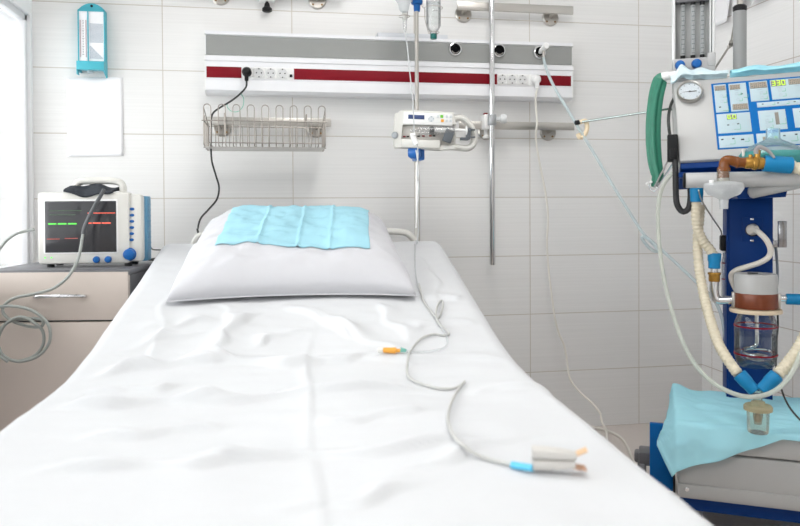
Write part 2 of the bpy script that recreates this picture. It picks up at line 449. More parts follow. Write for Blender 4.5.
def on_bed(px, py, lift=0.003):
    z = .68
    for _ in range(40):
        p = at(px, py, z=z+lift); z = .5*z+.5*bed_z(p)
    return V((p.x, p.y, z+lift))

def lay(pts, r, k=8):
    """a smooth curve through the points that rests on the sheet wherever it would dip below it"""
    out = []
    for p in curve([V(q) for q in pts], k):
        q = BMI @ p
        if -.01 < -q.y < BL and abs(q.x) < HALF-.03:
            z = max(bed_z(p+V((dx, dy, 0))) for dx in (-.004, 0, .004) for dy in (-.004, 0, .004))+r
            p = V((p.x, p.y, max(p.z, z)))
        out.append(p)
    for _ in range(2): out = [out[0]]+[(a+b_*2+c)/4 for a, b_, c in zip(out, out[1:], out[2:])]+[out[-1]]
    return out
bt = thing('hospital_bed', 'white hospital bed with raised back section in front of the tiled wall', 'bed', BM.translation, heading(BH))
m = MB(BM)
def mat_fn(u, v):
    s = -.0+u*BL; return (0, 0, 0)
# mattress: a bent slab under the sheet
ns = 24; vs = []; fs = []
for i in range(ns+1):
    s = .012+(BL-.024)*i/ns; zt = top_z(s)-.016
    for (t, z) in ((-HALF+.02, zt-.13), (HALF-.02, zt-.13), (HALF-.02, zt-.03), (HALF-.05, zt), (-HALF+.05, zt), (-HALF+.02, zt-.03)): vs.append((t, -s, z))
for i in range(ns):
    for k in range(6): fs.append((i*6+k, i*6+(k+1) % 6, (i+1)*6+(k+1) % 6, (i+1)*6+k))
fs += [tuple(range(6))[::-1], tuple(ns*6+k for k in range(6))]
m.add(vs, fs); m.build('mattress', mat('mattress_cover', (.35, .42, .5), .7), bt)
m = MB(BM); m.box((0, -BL/2-.02, .40), (.86, 1.96, .05), .008)
for t in (-.38, .38): m.box((t, -BL/2, .36), (.04, 1.9, .05), .006)
m.build('bed_frame', ALUW, bt)
for t in (-.2, .2): m = MB(BM); m.cyl((t, -.5, .42), (t, -.06, .655), .014, seg=12); m.build('back_section_strut', STEEL, bt)
for t in (-.38, .38):
    for s in (.22, 1.80):
        lg = MB(BM); lg.box((t, -s, .24), (.045, .045, .26), .006); o = lg.build('leg', ALUW, bt)
        c = MB(BM); c.cyl((t-.015, -s, .055), (t+.015, -s, .055), .054, seg=24, bev=.006); c.box((t, -s, .10), (.02, .04, .05), .004); c.build('castor', DGREY, o)
m = MB(BM)
zh = .872
m.tube([(-.40, .030, .42), (-.40, .034, .70), (-.385, .036, zh-.03), (-.32, .036, zh-.004), (-.1, .036, zh-.004), (.1, .036, zh-.004), (.32, .036, zh+.0), (.385, .036, zh-.02), (.405, .034, .78), (.405, .030, .42)], .012, 12, 6)
m.build('head_rail', WARMW, bt)

HANG = .20
m = MB()
m.grid(lambda u, v: sheet_pt(-.16+(BL+.32)*u, -(HALF+HANG)+2*(HALF+HANG)*v), 470, 210, .0025)
tag(m.build('bed_sheet', SHEET, sharp=80, loc=BM @ V((0, -1, .45))), 'large wrinkled white cotton sheet covering the bed mattress', 'sheet')

# pillow on the raised back section
PS0, PLEN, PT0 = .012, .595, -.024       # start below the head end, length, sideways offset
def pil(u, v, top):                      # u across -1..1, v from foot side -1 to head side 1
    half = .336 - .022*(v+1)/2 - .010*(1-v*v)
    t = PT0 + u*half*(1-.02*(1-u*u)) + .004*noise.noise(V((v*2, u, 3)))
    s = PS0 + PLEN*(1-v)/2
    s += (-.028*(1-u*u)-.004*u if v < 0 else .010*(1-u*u))*abs(v)**3 - .0
    e = max(0.0, (1-abs(u)**4.2))*max(0.0, (1-abs(v)**3.2))
    base = top_z(max(0, s))
    thick = .150*e**.40
    if top:
        dent = -.016*math.exp(-((u-.05)**2/.35+(v-.15)**2/.3))
        z = base+.014+thick*(.93+.12*v) + dent*min(1, e*2) + (.011*noise.noise(V((u*2.6, v*2.6, 9)))+.008*noise.noise(V((u*6+v*2, v*6, 3)))+.004*noise.noise(V((u*9-v*5, v*13, 6))))*min(1, e*3)
        z += .012*math.exp(-((v+.62+.22*u)/.09)**2)*min(1, e*3)*max(0, -u) + .010*math.exp(-((v+.5-.3*u)/.07)**2)*max(0, u)*min(1, e*3)
        z -= .0045*math.exp(-((v+.72-.1*u)/.05)**2)*min(1, e*4)
    else:
        z = base+.014-.006*min(1, e*3)
    return BM @ V((t, -s, z))
m = MB(); N = 80
T = [[pil(-1+2*i/N, -1+2*j/N, True) for j in range(N+1)] for i in range(N+1)]
vs = []; idx = {}
for i in range(N+1):
    for j in range(N+1): idx[i, j, 1] = len(vs); vs.append(T[i][j])
for i in range(N+1):
    for j in range(N+1):
        if 0 < i < N and 0 < j < N: idx[i, j, 0] = len(vs); vs.append(pil(-1+2*i/N, -1+2*j/N, False))
        else: idx[i, j, 0] = idx[i, j, 1]
fs = [(idx[i, j, k], idx[i+1, j, k], idx[i+1, j+1, k], idx[i, j+1, k]) for k in (0, 1) for i in range(N) for j in range(N)]
m.add(vs, fs)
pw = thing('pillow', 'plump white pillow lying at the head of the bed', 'pillow', BM @ V((PT0, -.3, .78)), heading(BH))
m.build('pillow_case', PILLOWM, pw, sharp=180)
hm = MB()
rim = [pil(-1+2*i/N, -1, True) for i in range(N+1)] + [pil(1, -1+2*j/N, True) for j in range(1, N+1)]
hm.tube([p+V((0, 0, .001)) for p in rim], .0018, 6, 0); hm.build('hem_seam', PILLOWM, pw, sharp=180)

def on_pillow(px, py, lift=.004):
    d = ray(px, py); best = None
    for k in range(500):                  # march the sight line until it meets the pillow's top
        p = EYE+d*(1.9+.0016*k); q = BMI @ p; s, t = -q.y, q.x
        v = 1-2*(s-PS0)/PLEN
        if not -1 <= v <= 1: continue
        half = .336-.022*(v+1)/2-.010*(1-v*v); u = (t-PT0)/half
        if abs(u) > 1: continue
        if p.z <= pil(u, v, True).z: best = (u, v); break
    return best
# napkin: four corners on the pillow, folded thin
def corner_uv(px, py): return on_pillow(px, py) or (0, 0)
cA, cB, cC, cD = corner_uv(214, 247), corner_uv(371, 250), (.80, .84), (-.68, .84)
def nap(a, c):
    u = (cA[0]*(1-a)+cB[0]*a)*(1-c)+(cD[0]*(1-a)+cC[0]*a)*c
    v = (cA[1]*(1-a)+cB[1]*a)*(1-c)+(cD[1]*(1-a)+cC[1]*a)*c
    v += .012*math.sin(a*9)*(1-c)
    p = pil(u, v, True)
    fold = .0055*sum(math.exp(-((a-k)/.011)**2) for k in (.27, .53, .74)) + .0025*math.exp(-((c-.55)/.03)**2)
    return p+V((0, 0, .005+fold+.0030*noise.noise(V((a*7, c*5, 2)))+.0014*noise.noise(V((a*22, c*12, 5)))))
m = MB(); m.grid(nap, 150, 50, .0012)
tag(m.build('napkin', NAPKIN, sharp=180), 'pale blue folded disposable napkin spread on top of the pillow', 'napkin')

# ================================================================== bedside cabinet and what stands on it
CH = 8.0
cP = at(128, 269.5, Z=2.2); CZ = cP.z
CF = frame((cP.x, cP.y, 0), CH)          # local: origin at the front right corner, -x to the left, +y to the wall
CW, CD = .43, .42
t = thing('bedside_cabinet', 'beige bedside cabinet with dark grey top standing left of the bed', 'cabinet', CF.translation, heading(CH))
m = MB(CF)
m.span((-CW, .021, .06), (-.0, CD, CZ-.018), .002)
m.build('body', DGREY, t)
m = MB(CF); m.span((-CW-.002, .004, CZ-.017), (.003, CD, CZ), .003); m.build('cabinet_top', DGREY, t)
gap = .96-(319-207)/720*2.2
m = MB(CF); m.span((-CW+.001, 0, gap+.003), (-.001, .020, CZ-.007), .0015); dr = m.build('drawer', BEIGE, t)
hx = [CF.inverted() @ at(px, 296, Z=2.19) for px in (35, 85)]
m = MB(CF); z = hx[0].z
m.tube([(hx[0].x, -.001, z-.004), (hx[0].x+.012, -.016, z-.001), ((hx[0].x+hx[1].x)/2, -.025, z+.002), (hx[1].x-.012, -.016, z), (hx[1].x, -.001, z-.002)], .0055, 10, 6)
m.build('drawer_handle', CHROME, dr, 'slim curved chrome handle')
m = MB(CF); m.span((-CW+.001, 0, .075), (-.001, .020, gap-.003), .0015); dd = m.build('cabinet_door', BEIGE, t)
m = MB(CF); m.box((-.028, -.006, gap-.06), (.012, .012, .07), .004); m.build('door_handle', CHROME, dd)
for x in (-CW+.04, -.04):
    for y in (.06, CD-.05):
        m = MB(CF); m.cyl((x, y, 0), (x, y, .062), .018, .022, 14); m.build('foot', BLACK, t)

# patient monitor
MH = 3.0
mo = at(37.5, 263.2, Z=2.28); mo = V((mo.x, mo.y, CZ))
PF = frame(mo, MH)                        # local: origin at the front bottom left corner, +x right, +y back
sc_ = 2.28/720
t = thing('patient_monitor', 'white bedside patient monitor with dark screen standing on the cabinet', 'monitor', PF.translation, heading(MH))
PW, PH, PD = .322, .229, .105
PBZ = .010
def prof_shell(x0, x1, y0, y1, z0, z1, bev):
    b = MB(PF); b.span((x0, y0, z0), (x1, y1, z1), bev); return b
m = prof_shell(0, .281, .0, PD*.55, PBZ, PBZ+PH, .010)
m.span((.277, .010, PBZ+.004), (PW-.004, PD*.55, PBZ+PH-.006), .012)
m.span((.02, PD*.5, PBZ+.010), (PW-.03, PD, PBZ+PH-.012), .014)
m.build('housing', WARMW, t)
m = MB(PF); m.span((PW-.034, PD*.50, PBZ+.004), (PW+.004, PD*1.02, PBZ+PH-.012), .004)
for k in range(9): m.box((PW+.0045, PD*.76, PBZ+.045+k*.018), (.003, PD*.36, .006), .001)
m.build('side_panel', mat('steel_blue_plastic', (.10, .27, .42), .45), t, 'blue grooved side panel')
fx = lambda px: (px-37.5)*sc_*.968
fz = lambda py: PBZ+(263.2-py)*sc_*1.01+.0035
m = MB(PF); m.span((fx(43.5), -.0025, fz(254)), (fx(118), .004, fz(199.6)), .003); m.build('screen_bezel', WHITE, t)
m = MB(PF); m.span((fx(45.5), -.0035, fz(252.5)), (fx(116.5), .004, fz(201.5)), .001); scr = m.build('screen', SCREEN, t)
def trace(mt, segs, th=.0009):
    q = MB(PF)
    for (x0, x1, y) in segs: q.span((fx(x0), -.0046, fz(y)-th), (fx(x1), -.0034, fz(y)+th))
    q.build('trace', mt, scr)
trace(GRN_E, [(49, 57, 224), (58.5, 67, 224), (68.5, 77, 224)], .0020)
trace(RED_E, [(85, 92, 223.5), (93, 101, 223.5), (102, 111, 223.5)], .0020)
trace(RED_E, [(88, 115.5, 213.5)], .0012)
trace(DRED_E, [(47.5, 60, 239), (65, 78, 238.5)], .0012)
trace(DGRN_E, [(50, 82, 211), (50, 76, 215)], .0008)
for kx in (96.3, 108):
    m = MB(PF); m.lathe([(.0105, 0), (.0112, .004), (.0095, .012), (.0, .0135)], (fx(kx), 0, fz(260)), (0, -1, 0), 20)
    m.build('knob', BLUEP, t, 'small blue knob')
m = MB(PF); m.lathe([(.021, 0), (.021, .004), (.018, .006), (.0172, .016), (.012, .019), (0, .0195)], (fx(128.8), .008, fz(255.2)), (0, -1, 0), 28)
m.build('dial', BLUEP, t, 'large blue dial')
for k in range(6):
    m = MB(PF); m.lathe([(.0078, 0), (.0075, .0035), (.005, .0052), (0, .0056)], (fx(131.5)-.0005*k, .012, fz(209.7+k*6.2)), (0, -1, 0), 16, .62)
    m.build('button', BLUEP, t, 'blue oval button')
for kx in (45, 51.3):
    m = MB(PF); m.box((fx(kx), -.0005, fz(257.5)), (.004, .003, .0045), .0008); m.build('indicator_light', GRN_E, t)
m = MB(PF)
m.tube([(fx(71), .055, PBZ+PH-.006), (fx(71.5), .055, PBZ+PH+.022), (fx(76), .055, PBZ+PH+.036), (fx(95), .055, PBZ+PH+.039), (fx(113), .055, PBZ+PH+.036), (fx(118.5), .055, PBZ+PH+.022), (fx(119), .055, PBZ+PH-.006)], .0115, 14, 6, flat=1.3)
m.build('carry_handle', WARMW, t)
for x in (.03, .27):
    for y in (.03, .11):
        m = MB(PF); m.cyl((x, y, 0), (x, y, PBZ+.003), .012, seg=14); m.build('foot', BLACKR, t)

# blood pressure cuff stuffed through the handle, its hose and the loose coil
t = thing('blood_pressure_cuff', 'folded black blood pressure cuff tucked under the monitor handle', 'cuff', PF @ V((.16, .02, PBZ+PH)), heading(MH))
m = MB(PF)
def cuff(u, v):
    x = fx(65)+(fx(113)-fx(65))*u
    y = .030+.075*v
    z = PBZ+PH+.003+.020*math.sin(PI*min(1, max(0, v)))**.6*(.55+.45*math.sin(PI*min(1, u*1.05)))+.004*math.sin(u*11+v*3)
    if v < .25: y -= .028*(1-v/.25); z -= .016*(1-v/.25)*(math.sin(PI*u)**.7)*1.0
    return (x, y-.012, z+.004)
m.grid(cuff, 36, 24, .006); m.build('cuff_wrap', NAVYC, t, sharp=60)
m = MB(PF)
def flap(u, v):
    x = fx(67)+(fx(99)-fx(67))*u; a = .5-abs(u-.45)
    return (x, .004+.022*v-.004*math.sin(u*6), PBZ+PH+.020-.003*u-(.026*(1-v))*(.6+.5*math.sin(PI*u)))
m.grid(flap, 20, 8, .004); m.build('cuff_flap', NAVYC, t, sharp=60)
P = lambda px, py, Z: at(px, py, Z=Z)
m = MB()
m.tube([P(104, 190, 2.262), P(101, 195, 2.245), P(97, 202, 2.235), P(90, 215, 2.228), P(85, 226, 2.228), P(83, 234, 2.228)], .0062, 10, 6); m.build('hose_sleeve', mat('dark_grey_rubber', (.07, .075, .08), .5), t, 'dark rubber sleeve')
m = MB()
m.tube([P(83.4, 232, 2.228), P(82, 240, 2.222), P(79.5, 254, 2.205), P(75, 266, 2.17), P(66, 279, 2.145), P(52, 289, 2.145), P(34, 294, 2.145), P(15, 298, 2.145), P(4.5, 305, 2.145), P(3, 312, 2.145), P(9, 319, 2.145), P(20, 324, 2.145), P(33, 327, 2.140),
        P(42, 326, 2.135), P(42, 320, 2.13), P(30, 318.5, 2.13), P(14, 320, 2.13), P(2, 327, 2.13), P(-3, 340, 2.13), P(3, 355, 2.13), P(17, 361, 2.13), P(34, 356, 2.13), P(43, 345, 2.13), P(43, 332, 2.127), P(36, 324, 2.12),
        P(22, 317, 2.12), P(8, 322, 2.12), P(0, 333, 2.12), P(-2, 345, 2.12), P(5, 357, 2.12), P(20, 361.5, 2.12), P(38, 356, 2.12), P(49, 343, 2.12), P(49.5, 328, 2.12), P(42, 317, 2.12), P(28, 309, 2.125), P(10, 306, 2.13), P(-6, 308, 2.135)], .0046, 10, 7)
m.build('hose', GREYC, t)
m = MB()
m.tube([P(34, 229.5, 2.31), P(26, 231, 2.31), P(16, 234, 2.30), P(7, 240, 2.30), P(-1, 250, 2.29), P(-9, 266, 2.27), P(-14, 290, 2.2), P(-14, 315, 2.16), P(-12, 336, 2.13), P(-4, 352, 2.11), P(8, 362, 2.11)], .0045, 10, 6)
tag(m.build('sensor_cable', GREYC), 'grey sensor cable arching out of the left side of the patient monitor', 'cable')
m = MB()
m.tube([PF @ V((PW+.001, .10, PBZ+.06)), P(152, 249, 2.46), P(160, 250, 2.50), P(176, 250, 2.53)], .0022, 8, 5)
m.tube([PF @ V((PW+.0, .12, .012)), P(148, 258, 2.44), P(153, 260, 2.45), P(160, 259, 2.47), P(168, 262, 2.49)], .0035, 8, 5)
m.tube([PF @ V((PW-.01, .13, .016)), P(149, 260, 2.47), P(156, 258.5, 2.49), P(165, 261, 2.51)], .003, 8, 5)
tag(m.build('power_lead', BLKC), 'tangle of thin black leads behind the patient monitor beside the bed head', 'cable')

# ================================================================== back wall: paper, thermometer
q = [at(*p, y=WY-.0005) for p in ((66.5, 78), (122.5, 77), (123.5, 156), (67.5, 157))]
m = MB()
def sheetp(u, v):
    a = q[0].lerp(q[1], u).lerp(q[3].lerp(q[2], u), v)
    return a+V((0, -.0008-.002*max(0, v-.75)*4*(.3+.7*u*u)-.0004*(1+math.sin(u*5+v*3)), 0))
m.grid(sheetp, 16, 20, .0006)
tag(m.build('paper_sheet', PAPER, sharp=180), 'blank white paper sheet taped to the tiles under the blue thermometer', 'paper')

hy = WY-.040
a0, a1 = at(78.3, 66, y=hy), at(104.3, 11, y=hy)
x0, x1 = a0.x, a1.x
zt, zb = at(93, 11, y=hy).z, at(90, 62.5, y=hy).z
zl = at(90, 71, y=hy).z; ztop = at(93, 2.8, y=hy).z
t = thing('wall_thermometer', 'cyan plastic wall thermometer with chart hanging on the tiles above the paper', 'thermometer', ((x0+x1)/2, WY, zl))
m = MB(); xm = (x0+x1)/2; w_ = x1-x0
poly = [(x0, hy+.006, zb), (x1, hy+.006, zb), (x1, hy+.006, zt+.004)]
for k in range(9):
    a = k/8; xx = x1+(x0-x1)*a
    poly.append((xx, hy+.006, zt+.006+(ztop-zt-.006)*math.sin(PI*a)**.8))
poly.append((x0, hy+.006, zt+.004))
m.plate(poly, (0, 1, 0), WY-hy-.006)
m.span((x0-.001, hy, zl-.003), (x0+.003, WY, zt+.003)); m.span((x1-.003, hy, zb), (x1+.0005, WY, zt+.003))
m.span((xm-.012-.002, hy, zb), (xm-.012+.002, hy+.01, zt)); m.span((x0, hy, zt-.001), (x1, hy+.01, zt+.005))
fr = m.build('case', CYAN, t)
m = MB(); m.cyl((xm+.001, hy+.004, zt+.020), (xm+.001, hy+.008, zt+.020), .005, seg=14); m.build('hanging_hole', BLACK, t)
m = MB(); m.span((x0+.003, hy+.0035, zb), (xm-.014, hy+.008, zt)); tp = m.build('scale_panel', PAPER, t)
m = MB()
for k in range(22): m.box((x0+.018, hy+.0030, zb+.03+k*(zt-zb-.06)/22), (.004 if k % 5 else .007, .001, .0012))
m.build('scale_tick', INK, tp)
for dx in (.008, .028):
    m = MB(); m.cyl((x0+dx, hy+.002, zb+.02), (x0+dx, hy+.002, zt-.035), .0016, seg=8); m.build('glass_tube', mat('mauve_tube', (.55, .40, .42), .3), tp)
m = MB(); m.span((xm-.010, hy+.0035, zb), (x1-.003, hy+.008, zt)); cp = m.build('chart_panel', PAPER, t)
m = MB(); cx0, cx1 = xm-.007, x1-.006; hh = zt-zb
for k in range(17): m.box(((cx0+cx1)/2, hy+.0030, zb+hh*(.40+.022*k)), (cx1-cx0, .001, hh*.011))
for k in range(13):
    fr_ = 1-k/13*.95; m.box((cx0+(cx1-cx0)*fr_/2, hy+.0030, zb+hh*(.09+.019*k)), ((cx1-cx0)*fr_, .001, hh*.010))
m.build('printed_table', INKB, cp)
m = MB(); m.span((x0-.002, hy-.022, zl+.002), (x1-.004, hy+.012, zb+.002), .002)
m.plate([(x1-.004, hy-.022, zl+.002), (x1-.004, hy-.022, zb+.002), (x1-.004, WY, zb+.002), (x1-.004, WY, zl-.02)], (1, 0, 0), .005)
m.plate([(x0-.002, hy-.018, zl-.016), (x0-.002, hy-.020, zl+.004), (x0-.002, hy+.01, zl+.004), (x0-.002, hy+.01, zl-.016)], (1, 0, 0), .003)
m.build('water_holder', CYAN, t)
m = MB(); m.lathe([(.006, 0), (.011, .004), (.011, .03)], (xm-.006, hy+.004, zl-.009), (0, 0, 1), 16); m.build('glass_bulb', FROST, t)

# ================================================================== bed head supply panel
PY = 2.852
def pw_(px, py, y=PY): return at(px, py, y=y)
lx, rx = pw_(204.5, 60).x, pw_(573, 70).x
Zp = lambda py: pw_(205.5, py).z
t = thing('supply_panel', 'long white wall supply panel with grey band and red strips above the bed', 'panel', ((lx+rx)/2, WY, Zp(93)))
m = MB()
prof = [(WY, Zp(92.5)), (PY+.018, Zp(92.5)), (PY+.002, Zp(89.5)), (PY+.002, Zp(79)), (PY, Zp(78.4)), (PY, Zp(61)), (PY-.006, Zp(60)), (PY-.006, Zp(55.5)), (PY+.003, Zp(54.5)), (PY+.003, Zp(34.5)), (PY-.004, Zp(33.8)), (PY-.004, Zp(30.6)), (WY, Zp(30.6))]
k = len(prof)
m.add([(lx+.004, y, z) for y, z in prof]+[(rx-.004, y, z) for y, z in prof], [tuple(range(k)), tuple(range(k, 2*k))[::-1]]+[(i, (i+1) % k, k+(i+1) % k, k+i) for i in range(k)])
m.build('housing', ALUW, t)
for xx in (lx, rx-.004):
    m = MB(); m.plate([(xx, y-.0012, z+(.001 if z > 1.5 else -.001)) for y, z in prof], (1, 0, 0), .004); m.build('end_cap', WHITE, t)
m = MB(); m.span((lx+.006, PY-.0005, Zp(54.3)), (rx-.006, PY+.010, Zp(34.8))); m.build('grey_band', GREYB, t)
rz0, rz1 = Zp(77.3), Zp(66.2)
for a, bb in ((206.5, 241.5), (294, 497), (539, 571)):
    m = MB(); m.span((pw_(a, 70).x, PY-.0015, rz0), (pw_(bb, 75).x, PY+.006, rz1), .0006); m.build('red_strip', RED, t)
sz = (rz0+rz1)/2
m = MB(); m.span((pw_(242, 72).x, PY-.002, rz0-.002), (pw_(293.2, 72).x, PY+.006, rz1+.002), .001); m.span((pw_(497.5, 76).x, PY-.002, rz0-.002), (pw_(538.5, 78).x, PY+.006, rz1+.002), .001); m.build('socket_plate', WHITE, t)
SOCK = {}
for px in (247, 259, 270.7, 282.5, 502, 511.7, 522, 534.5):
    x = pw_(px, 72 if px < 300 else 77).x; SOCK[px] = x
    m = MB(); m.box((x, PY-.003, sz), (.0405, .006, .0405), .003)
    s = m.build('socket', WHITE, t)
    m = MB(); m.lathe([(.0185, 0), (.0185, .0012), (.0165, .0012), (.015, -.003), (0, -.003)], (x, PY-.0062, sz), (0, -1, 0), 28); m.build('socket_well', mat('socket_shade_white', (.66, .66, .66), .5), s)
    m = MB()
    for dx in (-.0095, .0095): m.cyl((x+dx, PY-.003, sz), (x+dx, PY-.0076, sz), .0026, seg=10)
    for dz in (-.0155, .0155): m.box((x, PY-.0072, sz+dz), (.004, .003, .004))
    m.build('contact_hole', BLACK, s)
m = MB(); m.box((pw_(291, 75).x, PY-.003, sz-.008), (.011, .004, .011), .001); m.build('switch', BLACK, t)
OUT = {}
for px, py in ((454.7, 49.5), (498.5, 51), (539, 52.8)):
    p = pw_(px, py); OUT[px] = p
    m = MB(); m.lathe([(.029, 0), (.029, .006), (.025, .013), (.0215, .014), (.0205, .009)], p, (0, -1, 0), 32, caps=False); o = m.build('gas_outlet', CHROME, t, 'round chrome gas outlet')
    m = MB(); m.lathe([(.0225, .002), (.0225, .012), (.014, .0135), (.0115, .006), (0, .006)], p, (0, -1, 0), 28); m.build('black_ring', mat('matte_black', (.006, .006, .007), .85, spec=.08), o)
    m = MB(); m.tube([p+V((.017*math.cos(a), -.0135, .017*math.sin(a))) for a in [PI*1.15+PI*.7*i/8 for i in range(9)]], .0016, 6, 3); m.build('latch', STEEL, o)
# low ledge on top of the panel
a = pw_(377, 33, WY-.06); c = pw_(447, 33, WY-.06)
m = MB(); m.span((a.x, WY-.075, Zp(30.6)+.001), (c.x, WY, Zp(30.6)+.020), .003)
tag(m.build('cable_duct', mat('pale_grey_plastic', (.66, .68, .71), .5)), 'short pale grey duct lying on top of the long supply panel', 'duct')

# black plug and its lead
x = SOCK[247]
t = thing('power_plug', 'black power plug with long black lead in the leftmost panel socket', 'plug', (x, PY-.01, sz), None, 'power plugs in the supply panel')
m = MB(); m.lathe([(.0175, 0), (.0185, .003), (.0185, .016), (.013, .026), (.006, .029), (0, .029)], (x, PY-.0085, sz), (0, -1, 0), 24)
m.box((x-.001, PY-.026, sz-.022), (.015, .016, .030), .005); m.build('plug_body', BLACK, t)
m = MB(); L = [V((x-.001, PY-.027, sz-.034))]+[at(px, py, y=y) for px, py, y in ((246, 87, 2.82), (240, 94, 2.80), (231, 101, 2.78), (221, 107, 2.765), (214, 112, 2.76), (211.5, 117, 2.76), (211, 126, 2.76), (211, 140, 2.76), (211, 150, 2.76), (212, 162, 2.85), (216, 176, 2.87), (219, 187, 2.87), (217, 199, 2.86), (209, 209, 2.82), (201, 218, 2.74), (198, 228, 2.70), (199, 236, 2.68))]
L += [BM @ V((-.33, .10, .66)), BM @ V((-.36, .13, .40)), BM @ V((-.40, .15, .02))]
m.tube(L, .0036, 8, 6); m.build('lead', BLKC, t)
m = MB(); gw = [at(px, py, y=2.80) for px, py in ((240, 93), (243.5, 98), (243, 106), (238, 111.5), (231, 111), (227, 106), (229, 102))]
m.tube(gw, .0012, 6, 6); m.build('earth_wire', GREENW, t, 'thin green wire loop')
# white plug and lead
x = SOCK[534.5]
t = thing('power_plug', 'white power plug with cream lead in the rightmost panel socket', 'plug', (x, PY-.01, sz), None, 'power plugs in the supply panel')
m = MB(); m.lathe([(.0180, 0), (.0190, .003), (.0190, .018), (.013, .028), (.006, .031), (0, .031)], (x, PY-.0085, sz), (0, -1, 0), 24)
m.box((x+.001, PY-.028, sz-.024), (.015, .018, .034), .005); m.build('plug_body', WHITE, t)
m = MB(); L = [V((x+.001, PY-.029, sz-.038))]+[at(px, py, y=y) for px, py, y in ((535.5, 100, 2.83), (537, 120, 2.82), (536, 140, 2.83), (540, 165, 2.85), (545, 190, 2.86), (548, 215, 2.86), (547, 240, 2.86), (548, 262, 2.86), (551, 290, 2.85), (555, 318, 2.84), (559, 333, 2.84), (564, 345, 2.83), (567, 360, 2.81), (570, 378, 2.78), (579, 391, 2.74), (592, 403, 2.68), (600, 413, 2.63), (602, 422, 2.58))]
e = L[-1]; L += [V((e.x-.01, e.y-.06, .10)), V((e.x-.07, e.y-.14, .012)), V((e.x-.16, e.y-.16, .006))]
m.tube(L, .0042, 8, 6); m.build('lead', WHITC, t)
fl = [at(px, py, z=.006) for px, py in ((560, 424), (590, 427), (608, 431), (620, 437), (627, 446), (632, 458), (640, 474))]
m = MB(); m.tube(fl, .0055, 8, 6)
tag(m.build('floor_cable', WHITC), 'cream cable lying on the floor between bed and ventilator', 'cable')

# ================================================================== wall rails
RAILY = WY-.055
def rail(name, label, pxa, pya, pxb, pyb, hpx, flanges, group='steel wall rails'):
    a, c = at(pxa, pya, y=RAILY), at(pxb, pyb, y=RAILY); z = (a.z+c.z)/2
    h = hpx*2.9/720
    t = thing('wall_rail', label, 'rail', ((a.x+c.x)/2, WY, z), None, group)
    m = MB(); m.box(((a.x+c.x)/2, RAILY, z), (abs(c.x-a.x), .010, h), .0015); m.build('rail_bar', STEEL, t)
    for fpx in flanges:
        p = at(fpx, pya, y=RAILY); fzc = z-.020
        m = MB(); m.lathe([(.036, 0), (.036, .004), (.031, .009), (.0, .009)], (p.x, WY, fzc), (0, -1, 0), 32)
        m.cyl((p.x, WY-.006, fzc+.002), (p.x, RAILY+.004, z), .0085, seg=14)
        fl_ = m.build('flange', STEEL, t)
        m = MB()
        for dx in (-.018, .018): m.lathe([(.0042, 0), (.0035, .003), (0, .0035)], (p.x+dx, WY-.0085, fzc-.018), (0, -1, 0), 12)
        m.build('screw', GOLD, fl_)
    return z, a.x, c.x
rzL, rxa, rxb = rail('wall_rail', 'steel wall rail on two round flanges behind the wire basket', 205, 120, 331, 123.5, 8, (221, 317))
rail('wall_rail', 'steel wall rail behind the tall chrome pole, ending at the pale blue tube', 459, 124, 574, 127.5, 8, (490, 552.5))
rail('wall_rail', 'upper right steel wall rail above the supply panel gas outlets', 457, 3, 573, 13, 8.5, (466.5, 555))
rail('wall_rail', 'upper left steel wall rail, only its two round flanges showing at the top edge', 195, -12, 345, -9, 8, (219.5, 318))

# small white box at the very top with a black plug under it
p = at(267, 1.5, y=WY-.03)
t = thing('socket_box', 'small white socket box with black plug at the top edge between two flanges', 'socket', (p.x, WY, p.z))
m = MB(); m.span((p.x-.031, WY-.045, p.z), (p.x+.031, WY, p.z+.07), .004); m.build('box_body', WHITE, t)
m = MB(); m.lathe([(.006, .004), (.006, -.004), (.009, -.006), (.012, -.020), (.019, -.026), (.020, -.036), (.014, -.040), (0, -.040)], (p.x, WY-.026, p.z), (0, 0, 1), 22); m.build('black_stopper', BLACK, t)

# ================================================================== wire basket
t_b0, t_b1 = 2.655, RAILY-.016
bx0 = at(203.5, 130, y=t_b0).x; bx1 = at(325.5, 130, y=t_b0).x
zb_ = at(264, 146, y=t_b0).z; zl_ = at(264, 105, y=t_b0).z; zf_ = at(264, 121.3, y=t_b0).z
t = thing('wire_basket', 'steel wire basket with looped front hanging from the rail under the supply panel', 'basket', ((bx0+bx1)/2, t_b1, zb_))
n_l = 9; pitch = (bx1-bx0-.026)/(n_l-1)
for k in range(n_l):
    xc = bx0+.013+pitch*k; m = MB(); rr = .0125
    pts = [(xc-rr, t_b1, zb_+.002), (xc-rr, t_b0+.012, zb_+.002), (xc-rr, t_b0+.002, zb_+.010), (xc-rr, t_b0, zl_-rr-.02)]
    pts += [(xc-rr*math.cos(a), t_b0, zl_-rr+rr*math.sin(a)) for a in [PI*i/8 for i in range(9)]]
    pts += [(xc+rr, t_b0, zl_-rr-.02), (xc+rr, t_b0+.002, zb_+.010), (xc+rr, t_b0+.012, zb_+.002), (xc+rr, t_b1, zb_+.002)]
    m.tube(pts, .0019, 8, 0); m.build('front_loop', WIRE, t)
m = MB()
for y, z in ((t_b0-.003, zf_), (t_b1, zf_+.002), (t_b1, zf_-.06), (t_b0+.06, zb_-.001), (t_b0+.14, zb_-.001), (t_b1-.012, zb_-.001)): m.cyl((bx0-.006, y, z), (bx1+.006, y, z), .0022, seg=8)
for x in (bx0, bx1):
    for k in range(4):
        y = t_b0+.045+k*.045; m.tube([(x, y, zb_), (x, y, zl_-.035-.004*k)], .0018, 8, 0)
    m.tube([(x, t_b0-.003, zf_), (x, t_b1, zf_)], .0022, 8, 0); m.tube([(x, t_b0+.005, zl_-.01), (x, t_b1, zl_-.06)], .0018, 8, 0)
